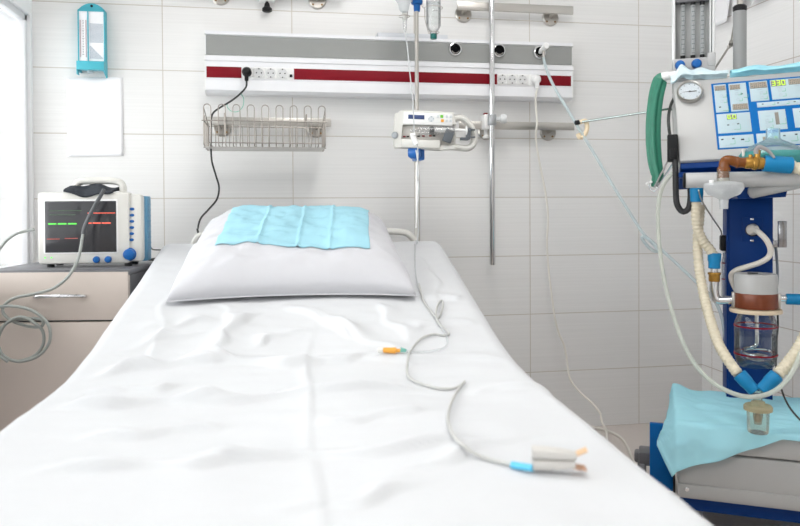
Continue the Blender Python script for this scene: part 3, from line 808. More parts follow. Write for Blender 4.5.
for k in range(2*n_l):
    x = bx0+(bx1-bx0)*k/(2*n_l-1); m.tube([(x, t_b1, zb_), (x, t_b1, zf_+.004)], .0016, 6, 0)
m.build('wire_frame', WIRE, t)
m = MB(); m.span((bx0+.004, t_b0+.012, zb_-.0035), (bx1-.002, t_b1-.004, zb_-.0025)); m.build('base_plate', STEEL, t)
for x in (bx0+.06, bx1-.06):
    m = MB(); m.tube([(x, t_b1, zf_-.03), (x, t_b1, rzL+.02), (x, t_b1+.006, rzL+.028), (x, RAILY, rzL+.030), (x, RAILY+.010, rzL+.024), (x, RAILY+.010, rzL+.004)], .003, 8, 4); m.build('hook', WIRE, t)

# ================================================================== tall chrome pole clamped on the rail
py_ = RAILY-.050
pa, pb = at(490.5, 0, y=py_), at(493.5, 265, y=py_)
px_ = (at(492, 125, y=py_)).x
t = thing('chrome_pole', 'tall polished chrome pole clamped upright to the wall rail', 'pole', (px_, py_, pb.z))
m = MB(); m.lathe([(.009, 0), (.0115, .004), (.0115, 1.50), (.009, 1.504)], (px_, py_, pb.z), (0, 0, 1), 24); m.build('tube', CHROME, t)
zc = at(492, 120, y=py_).z
m = MB(); m.lathe([(.0165, -.022), (.018, -.019), (.018, .019), (.0165, .022)], (px_, py_, zc), (0, 0, 1), 24); c_ = m.build('collar', mat('grey_cast_metal', (.42, .43, .44), .35, .6), t)
m = MB(); m.box((px_-.018, RAILY-.020, zc-.006), (.026, .058, .060), .004); m.box((px_-.018, RAILY-.022, zc-.048), (.012, .016, .034), .003); m.lathe([(.012, 0), (.014, .006), (.009, .012)], (px_-.018, RAILY-.022, zc-.072), (0, 0, 1), 14); m.build('clamp', WHITE, t)
m = MB(); m.lathe([(.008, 0), (.008, .016), (.018, .020), (.020, .030), (.016, .042), (0, .044)], (px_+.016, py_-.004, zc+.004), (1, -.25, 0), 20); m.build('knob', mat('translucent_grey_plastic', (.72, .74, .74), .3), t)
m = MB(); m.box((px_-.016, RAILY-.012, zc+.026), (.014, .02, .014), .002); m.build('red_tab', RED, t)

# ================================================================== infusion stand
IY = 2.70
ip = at(417, 120, y=IY); ix = ip.x
ztop_ = at(418.5, 9, y=IY).z
t = thing('infusion_stand', 'slim steel infusion stand with blue hub behind the pillow', 'stand', (ix, IY, 0))
m = MB(); m.lathe([(.0095, .06), (.0095, 1.10), (.0078, 1.11), (.0078, ztop_+.0)], (ix, IY, 0), (0, 0, 1), 18); m.build('pole', STEEL, t)
m = MB(); m.lathe([(.011, -.004), (.013, .008), (.013, .020), (.021, .024), (.023, .034), (.018, .044), (.016, .060), (0, .062)], (ix+.002, IY, ztop_-.006), (0, 0, 1), 24); m.build('hub', BLUEP, t, 'blue hub carrying the bottle holders')
for k in range(4):
    a = R(45+k*90); lg = MB(); lg.tube([(ix, IY, .085), (ix+.07*math.cos(a), IY+.07*math.sin(a), .08), (ix+.17*math.cos(a), IY+.17*math.sin(a), .062)], .011, 10, 4); o = lg.build('base_leg', STEEL, t)
    c = MB(); c.cyl((ix+.17*math.cos(a)-.01, IY+.17*math.sin(a), .027), (ix+.17*math.cos(a)+.01, IY+.17*math.sin(a), .027), .0265, seg=18, bev=.003); c.box((ix+.17*math.cos(a), IY+.17*math.sin(a), .05), (.012, .02, .02), .002); c.build('castor', DGREY, o)
BOT = {'l': at(404, 10, y=IY-.05), 'r': at(433.5, 20, y=IY-.05)}
def ring(c, r, z, a0=0, a1=2*PI): return [V((c.x+r*math.cos(a), c.y+r*math.sin(a), z)) for a in [a0+(a1-a0)*i/22 for i in range(23)]]
m = MB(); zz = lambda py: at(420, py, y=IY-.05).z
cl, cr = BOT['l'], BOT['r']
m.tube(ring(cl, .021, zz(17), R(200), R(500)), .0014, 6, 2); m.tube(ring(cl, .036, zz(-3), R(20), R(330)), .0014, 6, 2)
m.tube([V((cl.x+.015, cl.y+.017, zz(17))), V((cl.x+.022, cl.y+.025, zz(5))), V((cl.x+.03, cl.y+.02, zz(-3))), V((ix-.015, IY, zz(1)))], .0014, 6, 4)
m.build('left_bottle_holder', WIRE, t)
m = MB(); m.tube(ring(cr, .034, zz(7.5), R(150), R(450)), .0014, 6, 2); m.tube(ring(cr, .0205, zz(32), R(190), R(500)), .0014, 6, 2)
m.tube([V((cr.x-.029, cr.y+.017, zz(7.5))), V((cr.x-.028, cr.y+.02, zz(18))), V((cr.x-.0205, cr.y-.002, zz(32)))], .0014, 6, 4)
m.tube([V((cr.x-.031, cr.y+.015, zz(7.5))), V((ix+.020, IY, zz(2)))], .0014, 6, 0); m.build('right_bottle_holder', WIRE, t)

t = thing('infusion_bottle', 'clear upside-down infusion bottle with teal cap right of the blue hub', 'bottle', (cr.x, cr.y, zz(39)), None, 'infusion bottles on the stand')
m = MB(); m.lathe([(.0125, zz(33.5)), (.0135, zz(31.5)), (.0195, zz(29.6)), (.0275, zz(25.5)), (.0275, zz(-25)), (.020, zz(-28)), (0, zz(-28.2))], (cr.x, cr.y, 0), (0, 0, 1), 28); m.build('bottle_glass', GLASSB, t)
m = MB(); m.lathe([(0, zz(38.6)), (.011, zz(38.6)), (.0125, zz(37.6)), (.0125, zz(33.8)), (.0115, zz(33.4))], (cr.x, cr.y, 0), (0, 0, 1), 22); m.build('bottle_cap', TEALP, t, 'teal cap')
m = MB(); m.lathe([(0, zz(24)), (.026, zz(22.8)), (.0265, zz(2)), (.0, zz(1.5))], (cr.x, cr.y, 0), (0, 0, 1), 24); m.build('liquid', clear('clear_liquid', (.96, .98, .98), .03), t)
t = thing('infusion_bottle', 'milky white upside-down infusion bottle with drip chamber left of the blue hub', 'bottle', (cl.x, cl.y, zz(20)), None, 'infusion bottles on the stand')
m = MB(); m.lathe([(.0, zz(12.6)), (.013, zz(12.4)), (.0185, zz(10)), (.0215, zz(5)), (.036, zz(-1)), (.034, zz(-35)), (0, zz(-36))], (cl.x, cl.y, 0), (0, 0, 1), 26); m.build('bottle_body', FROST, t)
dc = at(405, 22, y=IY-.05)
m = MB(); m.lathe([(.003, zz(33)), (.0068, zz(30)), (.0078, zz(21)), (.0092, zz(20)), (.0092, zz(15)), (.010, zz(14)), (.010, zz(11.5))], (dc.x, cl.y, 0), (0, 0, 1), 20); m.build('drip_chamber', GLASSB, t)
m = MB(); m.lathe([(.0072, zz(20)), (.0085, zz(18)), (.0085, zz(14))], (dc.x, cl.y, 0), (0, 0, 1), 16); m.build('chamber_cap', WARMW, t)

# syringe pump on the stand
UY = 2.60
PHD = 6.0
uo = at(393.5, 146, y=UY); UF = frame((uo.x, uo.y, uo.z-.004), PHD) @ Matrix.Rotation(R(2.0), 4, 'Y')
us = 2.585/720
ux = lambda px: (px-393.5)*us
uz = lambda px, py: (146-py)*us+(px-393.5)*us*.062
t = thing('syringe_pump', 'white syringe pump with small blue display clamped on the infusion stand', 'pump', UF.translation)
m = MB(UF)
def shell(pts, y0, y1, b=None): (b or m).plate([(ux(x), y0, uz(x, y)) for x, y in pts], (0, 1, 0), y1-y0)
shell([(395, 146), (393, 131), (394.5, 117), (398, 110), (403, 108), (454, 112), (456, 119.5), (457, 124), (446, 124), (402, 123.5), (401, 141), (456, 147), (457, 149.5), (440, 150), (412, 147.5)], .0, .06)
m.span((ux(394), .02, uz(394, 145)), (ux(458), .075, uz(394, 110)), .006)
m.span((ux(401), -.012, uz(401, 146.5)), (ux(441), .02, uz(401, 138)), .005)
m.build('pump_body', WARMW, t)
m = MB(UF); m.span((ux(402.5), -.006, uz(402, 123)), (ux(453), .010, uz(402, 110.5)), .004); fp = m.build('control_panel', WHITE, t)
m = MB(UF); m.span((ux(407.5), -.0075, uz(407, 117.8)), (ux(424), 0, uz(407, 113.4)), .001); m.build('display', mat('blue_lcd', (.05, .075, .18), .2), fp)
m = MB(UF); m.lathe([(.011, 0), (.0105, .0015), (0, .0016)], (ux(431), -.006, uz(431, 118.5)), (0, -1, 0), 20); m.build('keypad_ring', mat('key_grey', (.66, .69, .71), .5), fp)
for px, py in ((431, 116.3), (431, 120.6), (428.6, 118.5), (433.4, 118.5)):
    m = MB(UF); m.box((ux(px), -.008, uz(px, py)), (.003, .002, .0035), .0006); m.build('key', mat('dark_key', (.3, .36, .42), .5), fp)
for px, py, mm in ((441.7, 116.2, mat('green_key', (.16, .55, .05), .5)), (442.4, 120.6, ORANGE), (447, 116.3, MATS['key_grey']), (451, 116.8, MATS['key_grey']), (447, 120.8, MATS['key_grey']), (451, 121, MATS['key_grey']), (437.8, 116.2, MATS['key_grey'])):
    m = MB(UF); m.box((ux(px), -.0075, uz(px, py)), (.0105 if mm.name in ('green_key', 'orange_plastic') else .009, .003, .0105 if mm.name in ('green_key', 'orange_plastic') else .009), .001); m.build('key', mm, fp)
m = MB(UF); m.span((ux(402), .012, uz(402, 139)), (ux(456), .030, uz(402, 124)), .001); m.build('syringe_tray', mat('tray_grey', (.50, .48, .45), .5), t)
for px, mm in ((404.5, RED), (408, BLACK), (419, BLACK), (424, RED), (431, mat('red_brown', (.3, .05, .03), .5)), (435, BLACK)):
    m = MB(UF); m.box((ux(px), .010, uz(px, 135.3)), (.010, .004, .005), .0008); m.build('warning_mark', mm, t)
m = MB(UF); m.lathe([(.012, 0), (.013, .006), (.010, .012), (0, .013)], (ux(395), .004, uz(395, 134)), (-.35, -1, 0), 18); m.build('side_knob', mat('mid_grey_plastic', (.33, .35, .37), .5), t)
# driving arm loop on the right
m = MB(UF)
m.tube([(ux(456), .03, uz(456, 117.5)), (ux(464), .03, uz(464, 117.5)), (ux(471), .03, uz(471, 123)), (ux(476.5), .03, uz(476, 133)), (ux(477), .03, uz(477, 143)), (ux(471), .03, uz(471, 148.5)), (ux(460), .03, uz(460, 147.5)), (ux(450), .03, uz(450, 146.5))], .0125, 12, 6, flat=1.7); m.build('guide_arm', WARMW, t)
m = MB(UF); m.box((ux(449), -.012, uz(449, 136.5)), (.034, .012, .048), .004, Matrix.Rotation(R(18), 3, 'Y')); m.build('barrel_clamp', mat('slate_plastic', (.10, .115, .13), .45), t)
m = MB(UF); m.box((ux(470), .004, uz(470, 134.5)), (.016, .03, .042), .004); m.box((ux(466), .004, uz(466, 139.5)), (.03, .022, .010), .003); m.box((ux(474), -.004, uz(474, 130.5)), (.018, .008, .006), .002); m.box((ux(474.5), -.004, uz(474, 138)), (.018, .008, .006), .002); m.build('plunger_gripper', mat('slate_plastic', (.10, .115, .13), .45), t)
bz = at(413.5, 154, y=UY+.06)
m = MB(); m.lathe([(0, -.024), (.016, -.022), (.0235, -.012), (.0245, 0), (.0235, .012), (.015, .022), (0, .024)], (bz.x-.006, UY+.012, bz.z+.002), (1, -.35, 0), 22)
m.box((ix-.002, IY-.03, bz.z), (.034, .085, .050), .006); m.box((ix-.002, UY+.06, bz.z+.030), (.045, .07, .025), .004)
m.build('pole_clamp', mat('vivid_blue_plastic', (.02, .14, .46), .35), t, 'blue clamp with round knob')
# syringe
t2 = thing('syringe', 'clear plastic syringe lying in the tray of the syringe pump', 'syringe', UF @ V((ux(440), -.006, uz(440, 131))))
sx0 = (ux(418), -.006, uz(418, 130.0)); sx1 = (ux(454), -.006, uz(454, 130.6))
m = MB(UF); m.cyl(sx0, sx1, .0155, seg=22); m.build('barrel', GLASSB, t2)
m = MB(UF); m.cyl((ux(430), -.006, uz(430, 130.2)), (ux(434), -.006, uz(434, 130.2)), .0145, seg=20, bev=.002); m.build('rubber_piston', BLACKR, t2)
m = MB(UF); m.box((ux(451), -.006, uz(451, 130.6)), (.078+.04, .016, .003), .0005); m.box((ux(451), -.006, uz(451, 130.6)), (.118, .003, .016), .0005); m.cyl((ux(467), -.006, uz(467, 131)), (ux(467.8), -.006, uz(467.8, 131)), .017, seg=20); m.build('plunger', WHITE, t2)
m = MB(UF); m.cyl((ux(410), -.006, uz(410, 130)), (ux(418), -.006, uz(418, 130)), .0035, seg=12); m.cyl((ux(454), -.006, uz(454, 130.6)), (ux(454.8), -.006, uz(454.8, 130.6)), .021, seg=20); m.build('nozzle_and_flange', GLASSB, t2)

# infusion line: bottle > roller clamp > cannula on the bed
L = [V((dc.x, cl.y, zz(32.5)))]+[at(px, py, Z=z) for px, py, z in ((407.5, 48, 2.58), (409.5, 70, 2.55), (412, 92, 2.52), (413.5, 112, 2.50), (414, 128, 2.49), (414.5, 136, 2.49), (417, 143, 2.49), (418, 156, 2.49), (417.5, 172, 2.49), (419, 190, 2.49), (417.5, 210, 2.49), (418.5, 228, 2.48), (417, 243, 2.46))]
L += [on_bed(px, py, .004) for px, py in ((415, 256), (415.5, 272), (420, 292), (430, 310), (441, 326), (447, 338), (446, 346), (436, 350), (420, 352), (408, 351.5), (403, 351.5))]
t = thing('infusion_line', 'thin clear infusion line running from the bottles down onto the bed', 'tube', L[0])
m = MB(); m.tube(lay(L, .0026, 10), .0021, 8, 0); m.build('line', TUBEC, t)
m = MB(); m.tube([at(416, 150, Z=2.50), at(418.5, 170, Z=2.52), at(417, 200, Z=2.53), at(416, 228, Z=2.53)], .0023, 8, 6); m.build('white_branch', mat('white_line', (.84, .84, .83), .4), t)
a, c = at(412, 134, Z=2.475), at(416.5, 145, Z=2.475)
m = MB(); m.cyl(a, c, .009, seg=14, bev=.002); m.cyl(a.lerp(c, .15)+V((-.008, -.003, 0)), a.lerp(c, .15)+V((.008, -.003, .004)), .007, seg=14, bev=.001); m.build('roller_clamp', WHITE, t, 'white roller clamp')
ca = [on_bed(px, py, .006) for px, py in ((378, 355.3), (383.5, 354.6), (396, 353), (400.5, 352.4), (406, 351)) ]
zca = max(bed_z(ca[0].lerp(ca[4], k/20)) for k in range(21)) + .0062
ca = [V((p.x, p.y, zca)) for p in [ca[0].lerp(ca[4], k) for k in (0, .20, .64, .80, 1)]]
t = thing('cannula', 'orange capped cannula lying on the white sheet', 'cannula', ca[2])
m = MB(); m.cyl(ca[0], ca[1], .0062, seg=14, bev=.0015); m.build('white_cap', WARMW, t)
m = MB(); m.cyl(ca[1], ca[2], .0058, .0072, 14); m.cyl(ca[2], ca[3], .0045, .0040, 14); m.build('orange_hub', ORANGE, t, 'orange hub')
m = MB(); d = (ca[4]-ca[3]); m.cyl(ca[3], ca[4], .0034, seg=12); m.box(ca[3].lerp(ca[4], .6)+V((0, 0, .004)), (.014, .012, .002), .0008, Matrix.Rotation(R(20), 3, 'Y')); m.build('wing', clear('mint_plastic', (.6, .9, .85), .1, .4, (.45, .82, .74)), t)

# pulse oximeter: cable and finger clip
cab = [on_bed(px, py, .0042) for px, py in ((419, 284), (423, 299), (430, 310), (437, 318), (441, 313), (443, 305), (442, 300), (438.5, 303), (436, 312), (438, 322), (446, 330), (449, 334), (443, 335.5), (434, 334), (422, 338), (413, 347), (408.5, 360), (407, 372), (411, 379), (422, 384), (437, 388), (452, 388.5), (461, 385), (464.5, 381.5), (463, 383), (456, 393), (450, 406), (448, 419), (452, 433), (463, 446), (480, 456), (500, 462), (513, 464.5))]
t = thing('pulse_oximeter', 'pale grey pulse oximeter finger clip with curled cable lying on the sheet', 'oximeter', on_bed(556, 464, 0))
m = MB(); m.tube(lay(cab, .0032), .0027, 8, 0); m.build('cable', SILC, t)
o0, o1 = on_bed(512, 464.8, .0055), on_bed(532.5, 468.2, .0085)
m = MB(); m.tube([o0, o0.lerp(o1, .5), o1], .0048, 12, 3); m.build('strain_relief', mat('sky_blue_rubber', (.10, .47, .70), .5), t, 'sky blue strain relief')
c0, c1 = on_bed(532, 471.5, .0), on_bed(576, 474.5, .0)
ax = (c1-c0); ax.z = 0; L_ = ax.length; ax.normalize(); sd = V((-ax.y, ax.x, 0))
cz = c0.z+.003
CFm = Matrix(((ax.x, sd.x, 0, c0.x), (ax.y, sd.y, 0, c0.y), (0, 0, 1, cz), (0, 0, 0, 1)))
def clip(b, z0, z1, x0, x1, y0, y1, taper):
    vs = []; n = 10; k = 12
    for i in range(n+1):
        u = i/n; x = x0+(x1-x0)*u; w = (y1-y0)/2*(1-.10*u); h0, h1 = z0(u), z1(u)
        for j in range(k):
            a = 2*PI*j/k; cs, sn = math.cos(a), math.sin(a)
            e = lambda q: math.copysign(abs(q)**.45, q)
            vs.append((x, (y0+y1)/2+w*e(cs), (h0+h1)/2+(h1-h0)/2*e(sn)))
    fs = [(i*k+j, i*k+(j+1) % k, (i+1)*k+(j+1) % k, (i+1)*k+j) for i in range(n) for j in range(k)]+[tuple(range(k)), tuple(n*k+j for j in range(k))[::-1]]
    b.add(vs, fs)
m = MB(CFm); clip(m, lambda u: .0155+.001*u, lambda u: .030-.006*u*u, 0, L_, -.011, .011, 0); m.build('upper_shell', CLIPG, t, sharp=50)
m = MB(CFm); clip(m, lambda u: .001+.004*u*u, lambda u: .0148+.001*u, 0, L_*.97, -.011, .011, 0); m.build('lower_shell', CLIPG, t, sharp=50)
m = MB(CFm); m.plate([(L_*.93, -.008, .019), (L_+.014, -.008, .0275), (L_+.014, .008, .0275), (L_*.93, .008, .019)], (0, 0, 1), .0022); m.build('upper_lip', mat('ochre_rubber', (.62, .42, .25), .6), t)
m = MB(CFm); m.plate([(L_*.85, -.009, .006), (L_+.013, -.008, .002), (L_+.013, .008, .002), (L_*.85, .009, .006)], (0, 0, 1), .0025); m.build('lower_lip', BROWNC, t)

# ================================================================== ventilator (right)
MHD = 29.0
OM = V((1.463, 2.03, 0)); MF = frame(OM, MHD); MFI = MF.inverted()   # local: x right, y away, z up; origin under the column front
def mp(px, py, a):
    """point of the photo on the machine plane y_local = a, in machine coordinates"""
    o = MFI @ EYE; d = MFI.to_3x3() @ ray(px, py); return o+d*((a-o.y)/d.y)
vt = thing('ventilator', 'tall blue and grey ventilator with control monitor standing in the right corner', 'ventilator', OM, heading(MHD))
# base and big lower housing
m = MB(MF); m.span((-.215, -.27, .085), (.25, .10, .128), .004); m.span((-.20, -.20, .06), (.23, .08, .09), .004); m.build('base', BLUED, vt)
for x in (-.325, .20):
    for y in (-.20, .10):
        if x < 0 and y < 0: x_ = -.17
        else: x_ = x
        m = MB(MF); m.cyl((x_-.014, y, .055), (x_+.014, y, .055), .055, seg=26, bev=.006); m.box((x_+.0, y, .105), (.05, .05, .035), .008); m.build('castor', DGREY, vt)
m = MB(MF); m.span((-.335, .06, .085), (-.17, .14, .13), .006); m.build('base_outrigger', DGREY, vt)
m = MB(MF); m.span((-.222, -.30, .128), (.26, .03, .262), .008); m.build('lower_housing', MGREYD, vt)
m = MB(MF); m.span((-.224, -.302, .266), (.262, .03, .332), .008); lid = m.build('housing_lid', MGREYD, vt)
m = MB(MF); m.span((-.224, -.304, .137), (.262, -.298, .171), .002); m.build('lower_trim', MGREYD, vt)
m = MB(MF); m.cyl((-.200, -.303, .158), (-.200, -.309, .158), .006, seg=14, bev=.001); m.build('housing_screw', CHROME, vt)
for z in (.318, .290):
    m = MB(MF); m.cyl((-.205, -.301, z), (-.205, -.306, z), .007, seg=14, bev=.001); m.build('lid_screw', STEEL, lid)
m = MB(MF); m.span((-.300, -.02, .04), (-.226, .0, .254), .003); m.build('side_plate', BLUEN, vt, 'blue side plate')
m = MB(MF); m.span((-.229, -.03, .04), (-.2225, .0, .25), .002); m.build('edge_strip', BLACKR, vt)
# column
m = MB(MF); m.span((-.0635, 0, .13), (.0615, .14, 1.06), .003); m.span((-.0695, .004, .13), (-.0633, .136, 1.06), .001); col = m.build('column', BLUED, vt)
m = MB(MF); a, c = mp(742, 241.5, 0), mp(762.5, 217.5, 0); m.span((a.x, -.003, a.z), (c.x, .002, c.z), .001); pl = m.build('socket_plate', BLUED, col)
for py in (219.2, 240.6):
    p = mp(752, py, -.004); m = MB(MF); m.box((p.x, -.004, p.z), (.010, .003, .006), .001); m.build('plate_screw', CHROME, pl)
p = mp(752.5, 230, -.004); m = MB(MF); m.lathe([(.021, 0), (.020, .003), (.0185, .003)], (p.x, -.0025, p.z), (0, -1, 0), 22); m.build('socket_ring', BLACK, pl)
# rail across the column with L end
zr = mp(778, 244, .06).z
m = MB(MF); xa, xb = mp(722, 243, .06).x, mp(786, 244, .06).x
m.box(((xa-.062)/2-.002, .06, zr), (abs(xa+.060), .012, .022), .002); m.build('accessory_rail', CHROME, vt); m = MB(MF); m.box(((xb+.062)/2, .06, zr), (xb-.060, .012, .022), .002)
zu = mp(782, 221.5, .06).z; m.box((xb-.012, .054, (zr+zu)/2-.004), (.024, .024, zu-zr+.012), .002); m.build('accessory_rail', mat('dark_chrome', (.32, .32, .33), .15, 1.0), vt)
m = MB(MF); m.box((xa+.004, .052, zr+.002), (.022, .05, .05), .005); m.build('rail_clamp', BLACK, vt)
# handle bar and tray bracket
ba = mp(683, 180.5, -.20)
m = MB(MF); m.lathe([(.0, 0), (.021, 0), (.0225, .004), (.0225, .49), (.021, .494), (0, .494)], (ba.x+.006, -.20, ba.z), (1, 0, 0), 26); m.build('handle_bar', MGREY, vt)
m = MB(MF); m.lathe([(0, 0), (.021, 0), (.0228, .002), (.0228, .007), (0, .007)], (ba.x, -.20, ba.z), (1, 0, 0), 24); m.build('bar_end_cap', BLACK, vt)
a = mp(731, 199, -.10); c = mp(786, 188, -.10)
m = MB(MF); m.plate([(a.x+.004, -.16, c.z+.02), (a.x+.012, -.16, a.z), (c.x-.01, -.16, a.z+.004), (c.x, -.16, c.z+.02)], (0, 1, 0), .24)
m.span((-.215, -.13, 1.046), (.235, .06, 1.062), .003); m.build('monitor_tray', BLUED, vt)
a = mp(749, 193, -.165); c = mp(800, 182, -.19)
m = MB(MF); m.lathe([(0, -.004), (.013, 0), (.018, .008), (.018, .2)], a, (c-a), 18); m.build('tilt_lever', MGREY, vt)
# control monitor, leaning back
def rotm(lean, roll): return heading(28) @ Matrix.Rotation(-R(lean), 3, 'X') @ Matrix.Rotation(-R(roll), 3, 'Y')
p0 = MF @ mp(679, 161.5, -.10)
RM = rotm(25, 2.3); XM = Matrix.Translation(p0) @ RM.to_4x4(); XMI = XM.inverted()
def uvp(px, py):
    o = XMI @ EYE; d = XMI.to_3x3() @ ray(px, py); q = o+d*(-o.y/d.y); return q.x, q.z
HM = uvp(682, 80.5)[1]; WM = .46
m = MB(XM); m.span((0, 0, 0), (WM, .15, HM), .010); m.build('monitor_case', MWHITE, vt)
m = MB(XM); m.span((.004, .012, -.020), (WM-.004, .16, .002), .004); m.build('monitor_base', BLUED, vt)
def rect(px0, py0, px1, py1):
    (a, b_), (c, d) = uvp(px0, py0), uvp(px1, py1); return a, b_, c, d
fa = uvp(711.5, 84); fb = uvp(717.2, 149.8)
FX0, FZ1, FZ0 = (fa[0]+fb[0])/2, fa[1], fb[1]
m = MB(XM); m.span((FX0, -.002, FZ0), (WM-.02, .004, FZ1), .001); face = m.build('control_face', BLUEN, vt, 'blue control face')
def window_(pts, name='panel_window'):
    us_ = [uvp(*p) for p in pts]
    x0 = (us_[0][0]+us_[3][0])/2; x1 = (us_[1][0]+us_[2][0])/2; z1 = (us_[0][1]+us_[1][1])/2; z0 = (us_[2][1]+us_[3][1])/2
    m = MB(XM); m.span((x0, -.0032, z0), (x1, 0, z1), .0006); return m.build(name, PANELW, face), x0, x1, z0, z1
def disp(par, x0, z1, w, h, digits, lit=True, dig=3):
    m = MB(XM); m.span((x0, -.0042, z1-h), (x0+w, -.002, z1), .0004); d = m.build('display', DIGOFF, par)
    SEG = {'0': 'abcdef', '3': 'abcdg', '6': 'acdefg', '8': 'abcdefg', '.': ''}
    m = MB(XM); n = len(digits); cw = w/n; th = h*.085
    for i, ch in enumerate(digits):
        cx = x0+cw*(i+.5); a = cw*.30; hz = h*.38; zc = z1-h/2
        q = {'a': (cx, zc+hz, 2*a, th), 'g': (cx, zc, 2*a, th), 'd': (cx, zc-hz, 2*a, th), 'f': (cx-a, zc+hz/2, th, hz), 'b': (cx+a, zc+hz/2, th, hz), 'e': (cx-a, zc-hz/2, th, hz), 'c': (cx+a, zc-hz/2, th, hz)}
        for s in SEG[ch]:
            X, Zz, ww, hh = q[s]; m.box((X, -.0046, Zz), (ww, .001, hh))
    m.build('digits', YEL_E if lit else mat('grey_segment', (.42, .36, .28), .5), d)
    return d
def icons(par, spots):
    mk, mg, mb_ = MB(XM), MB(XM), MB(XM)
    for kind, x, z, s in spots:
        if kind == 'L': mg.box((x, -.0035, z-s*.5), (s, .0008, .0011)); mg.box((x+s*.5, -.0035, z), (.0011, .0008, s))
        elif kind == 'o':
            mb_.lathe([(s*.5, 0), (s*.5, .0006), (s*.38, .0006), (s*.38, 0)], (x, -.0034, z), (0, -1, 0), 14, caps=False)
        elif kind == 'k': mk.box((x, -.0035, z), (s, .0008, s*.55))
        elif kind == 't': mb_.box((x, -.0035, z), (s, .0008, .0012))
    for q, nm, mm in ((mk, 'black_key_mark', INK), (mg, 'green_mark', INKG), (mb_, 'grey_mark', INKB)):
        if q.v: q.build(nm, mm, par)
def px2(w): return w
# windows measured on the photo (corner pixels: tl, tr, br, bl)
W1 = window_([(713.5, 85.5), (725.5, 84.7), (728.5, 112.2), (716, 113)])
W2 = window_([(728.5, 84.5), (745.5, 83), (749, 111), (731, 112)])
W3 = window_([(748.5, 82.5), (766.5, 81.2), (769.5, 100.5), (751.2, 102.3)])
W4 = window_([(769.5, 81), (804, 77.5), (807, 97.5), (772.5, 100.2)])
W5 = window_([(756.8, 103.3), (804, 99.5), (804, 104.5), (757.2, 108)])
W6 = window_([(716.3, 115), (749.5, 112.3), (752, 132), (718.3, 134)])
W7 = window_([(757.5, 111.3), (785, 109.7), (787.5, 129.2), (760.2, 131.2)])
W8 = window_([(792.5, 109), (825, 106.5), (828, 126), (795, 128)])
W9 = window_([(718.7, 136.7), (752.7, 134.7), (755, 146.8), (719.3, 148)])
W10 = window_([(756, 134.5), (803, 131), (804, 144), (757.5, 146.5)])
W11 = window_([(809, 100), (835, 97), (835, 103), (809, 105)])
def dd_(W, fx0, fz1, fw, fh, digits, lit):
    o, x0, x1, z0, z1 = W; w, h = x1-x0, z1-z0; return disp(o, x0+w*fx0, z1-h*fz1, w*fw, h*fh, digits, lit)
dd_(W1, .07, .05, .88, .17, '888', False); dd_(W2, .05, .05, .60, .17, '888', False); dd_(W2, .10, .75, .86, .20, '8888', False)
dd_(W3, .04, .05, .92, .30, '8888', False); dd_(W4, .02, .04, .43, .30, '330', True); dd_(W4, .53, .04, .44, .28, '8888', False)
dd_(W6, .30, .08, .30, .24, '60', True); dd_(W10, .13, .30, .22, .36, '88', False)
o, x0, x1, z0, z1 = W10; disp(o, x0+(x1-x0)*.37, z1-(z1-z0)*.30, (x1-x0)*.085, (z1-z0)*.36, '0', True)
o, x0, x1, z0, z1 = W7; m = MB(XM); m.span((x0+(x1-x0)*.60, -.0042, z0+(z1-z0)*.25), (x0+(x1-x0)*.74, -.002, z0+(z1-z0)*.86), .0004); m.build('bar_display', DIGOFF, o)
def ic(W, lst):
    o, x0, x1, z0, z1 = W; icons(o, [(k, x0+(x1-x0)*a, z1-(z1-z0)*b_, s) for k, a, b_, s in lst])
ic(W1, [('o', .55, .42, .010), ('L', .82, .42, .011), ('o', .55, .62, .010), ('L', .82, .62, .010), ('k', .35, .82, .006), ('L', .80, .88, .016), ('t', .5, .27, .012)])
ic(W2, [('o', .42, .38, .010), ('L', .58, .38, .010), ('k', .70, .40, .006), ('o', .45, .60, .010), ('L', .60, .60, .010), ('L', .92, .48, .012), ('t', .42, .26, .012), ('t', .5, .72, .02)])
ic(W3, [('o', .62, .60, .010), ('L', .80, .60, .011), ('o', .62, .85, .010), ('L', .80, .85, .010), ('t', .55, .42, .014)])
ic(W4, [('o', .25, .55, .010), ('L', .36, .55, .010), ('o', .25, .80, .010), ('L', .36, .80, .010), ('t', .25, .42, .016), ('t', .75, .40, .012)])
ic(W5, [('k', .12, .4, .005), ('L', .35, .45, .008), ('k', .45, .4, .005), ('L', .65, .45, .008), ('k', .80, .4, .005), ('t', .25, .75, .012), ('t', .57, .75, .012)])
ic(W6, [('k', .32, .60, .006), ('k', .62, .57, .006), ('L', .58, .72, .018), ('t', .48, .86, .016), ('o', .47, .58, .007)])
ic(W7, [('o', .30, .52, .011), ('L', .42, .52, .012), ('o', .30, .82, .010), ('L', .42, .82, .010), ('t', .3, .65, .014), ('L', .84, .6, .02), ('t', .35, .30, .012)])
ic(W8, [('k', .25, .2, .008), ('k', .25, .38, .008), ('o', .3, .7, .010), ('t', .3, .9, .012)])
ic(W9, [('k', .10, .30, .007), ('k', .42, .28, .007), ('L', .38, .55, .015), ('t', .28, .82, .026), ('k', .68, .40, .009), ('L', .80, .45, .012), ('o', .28, .30, .007)])
ic(W10, [('k', .60, .30, .006), ('k', .85, .25, .007), ('L', .80, .55, .018), ('t', .55, .8, .014)])
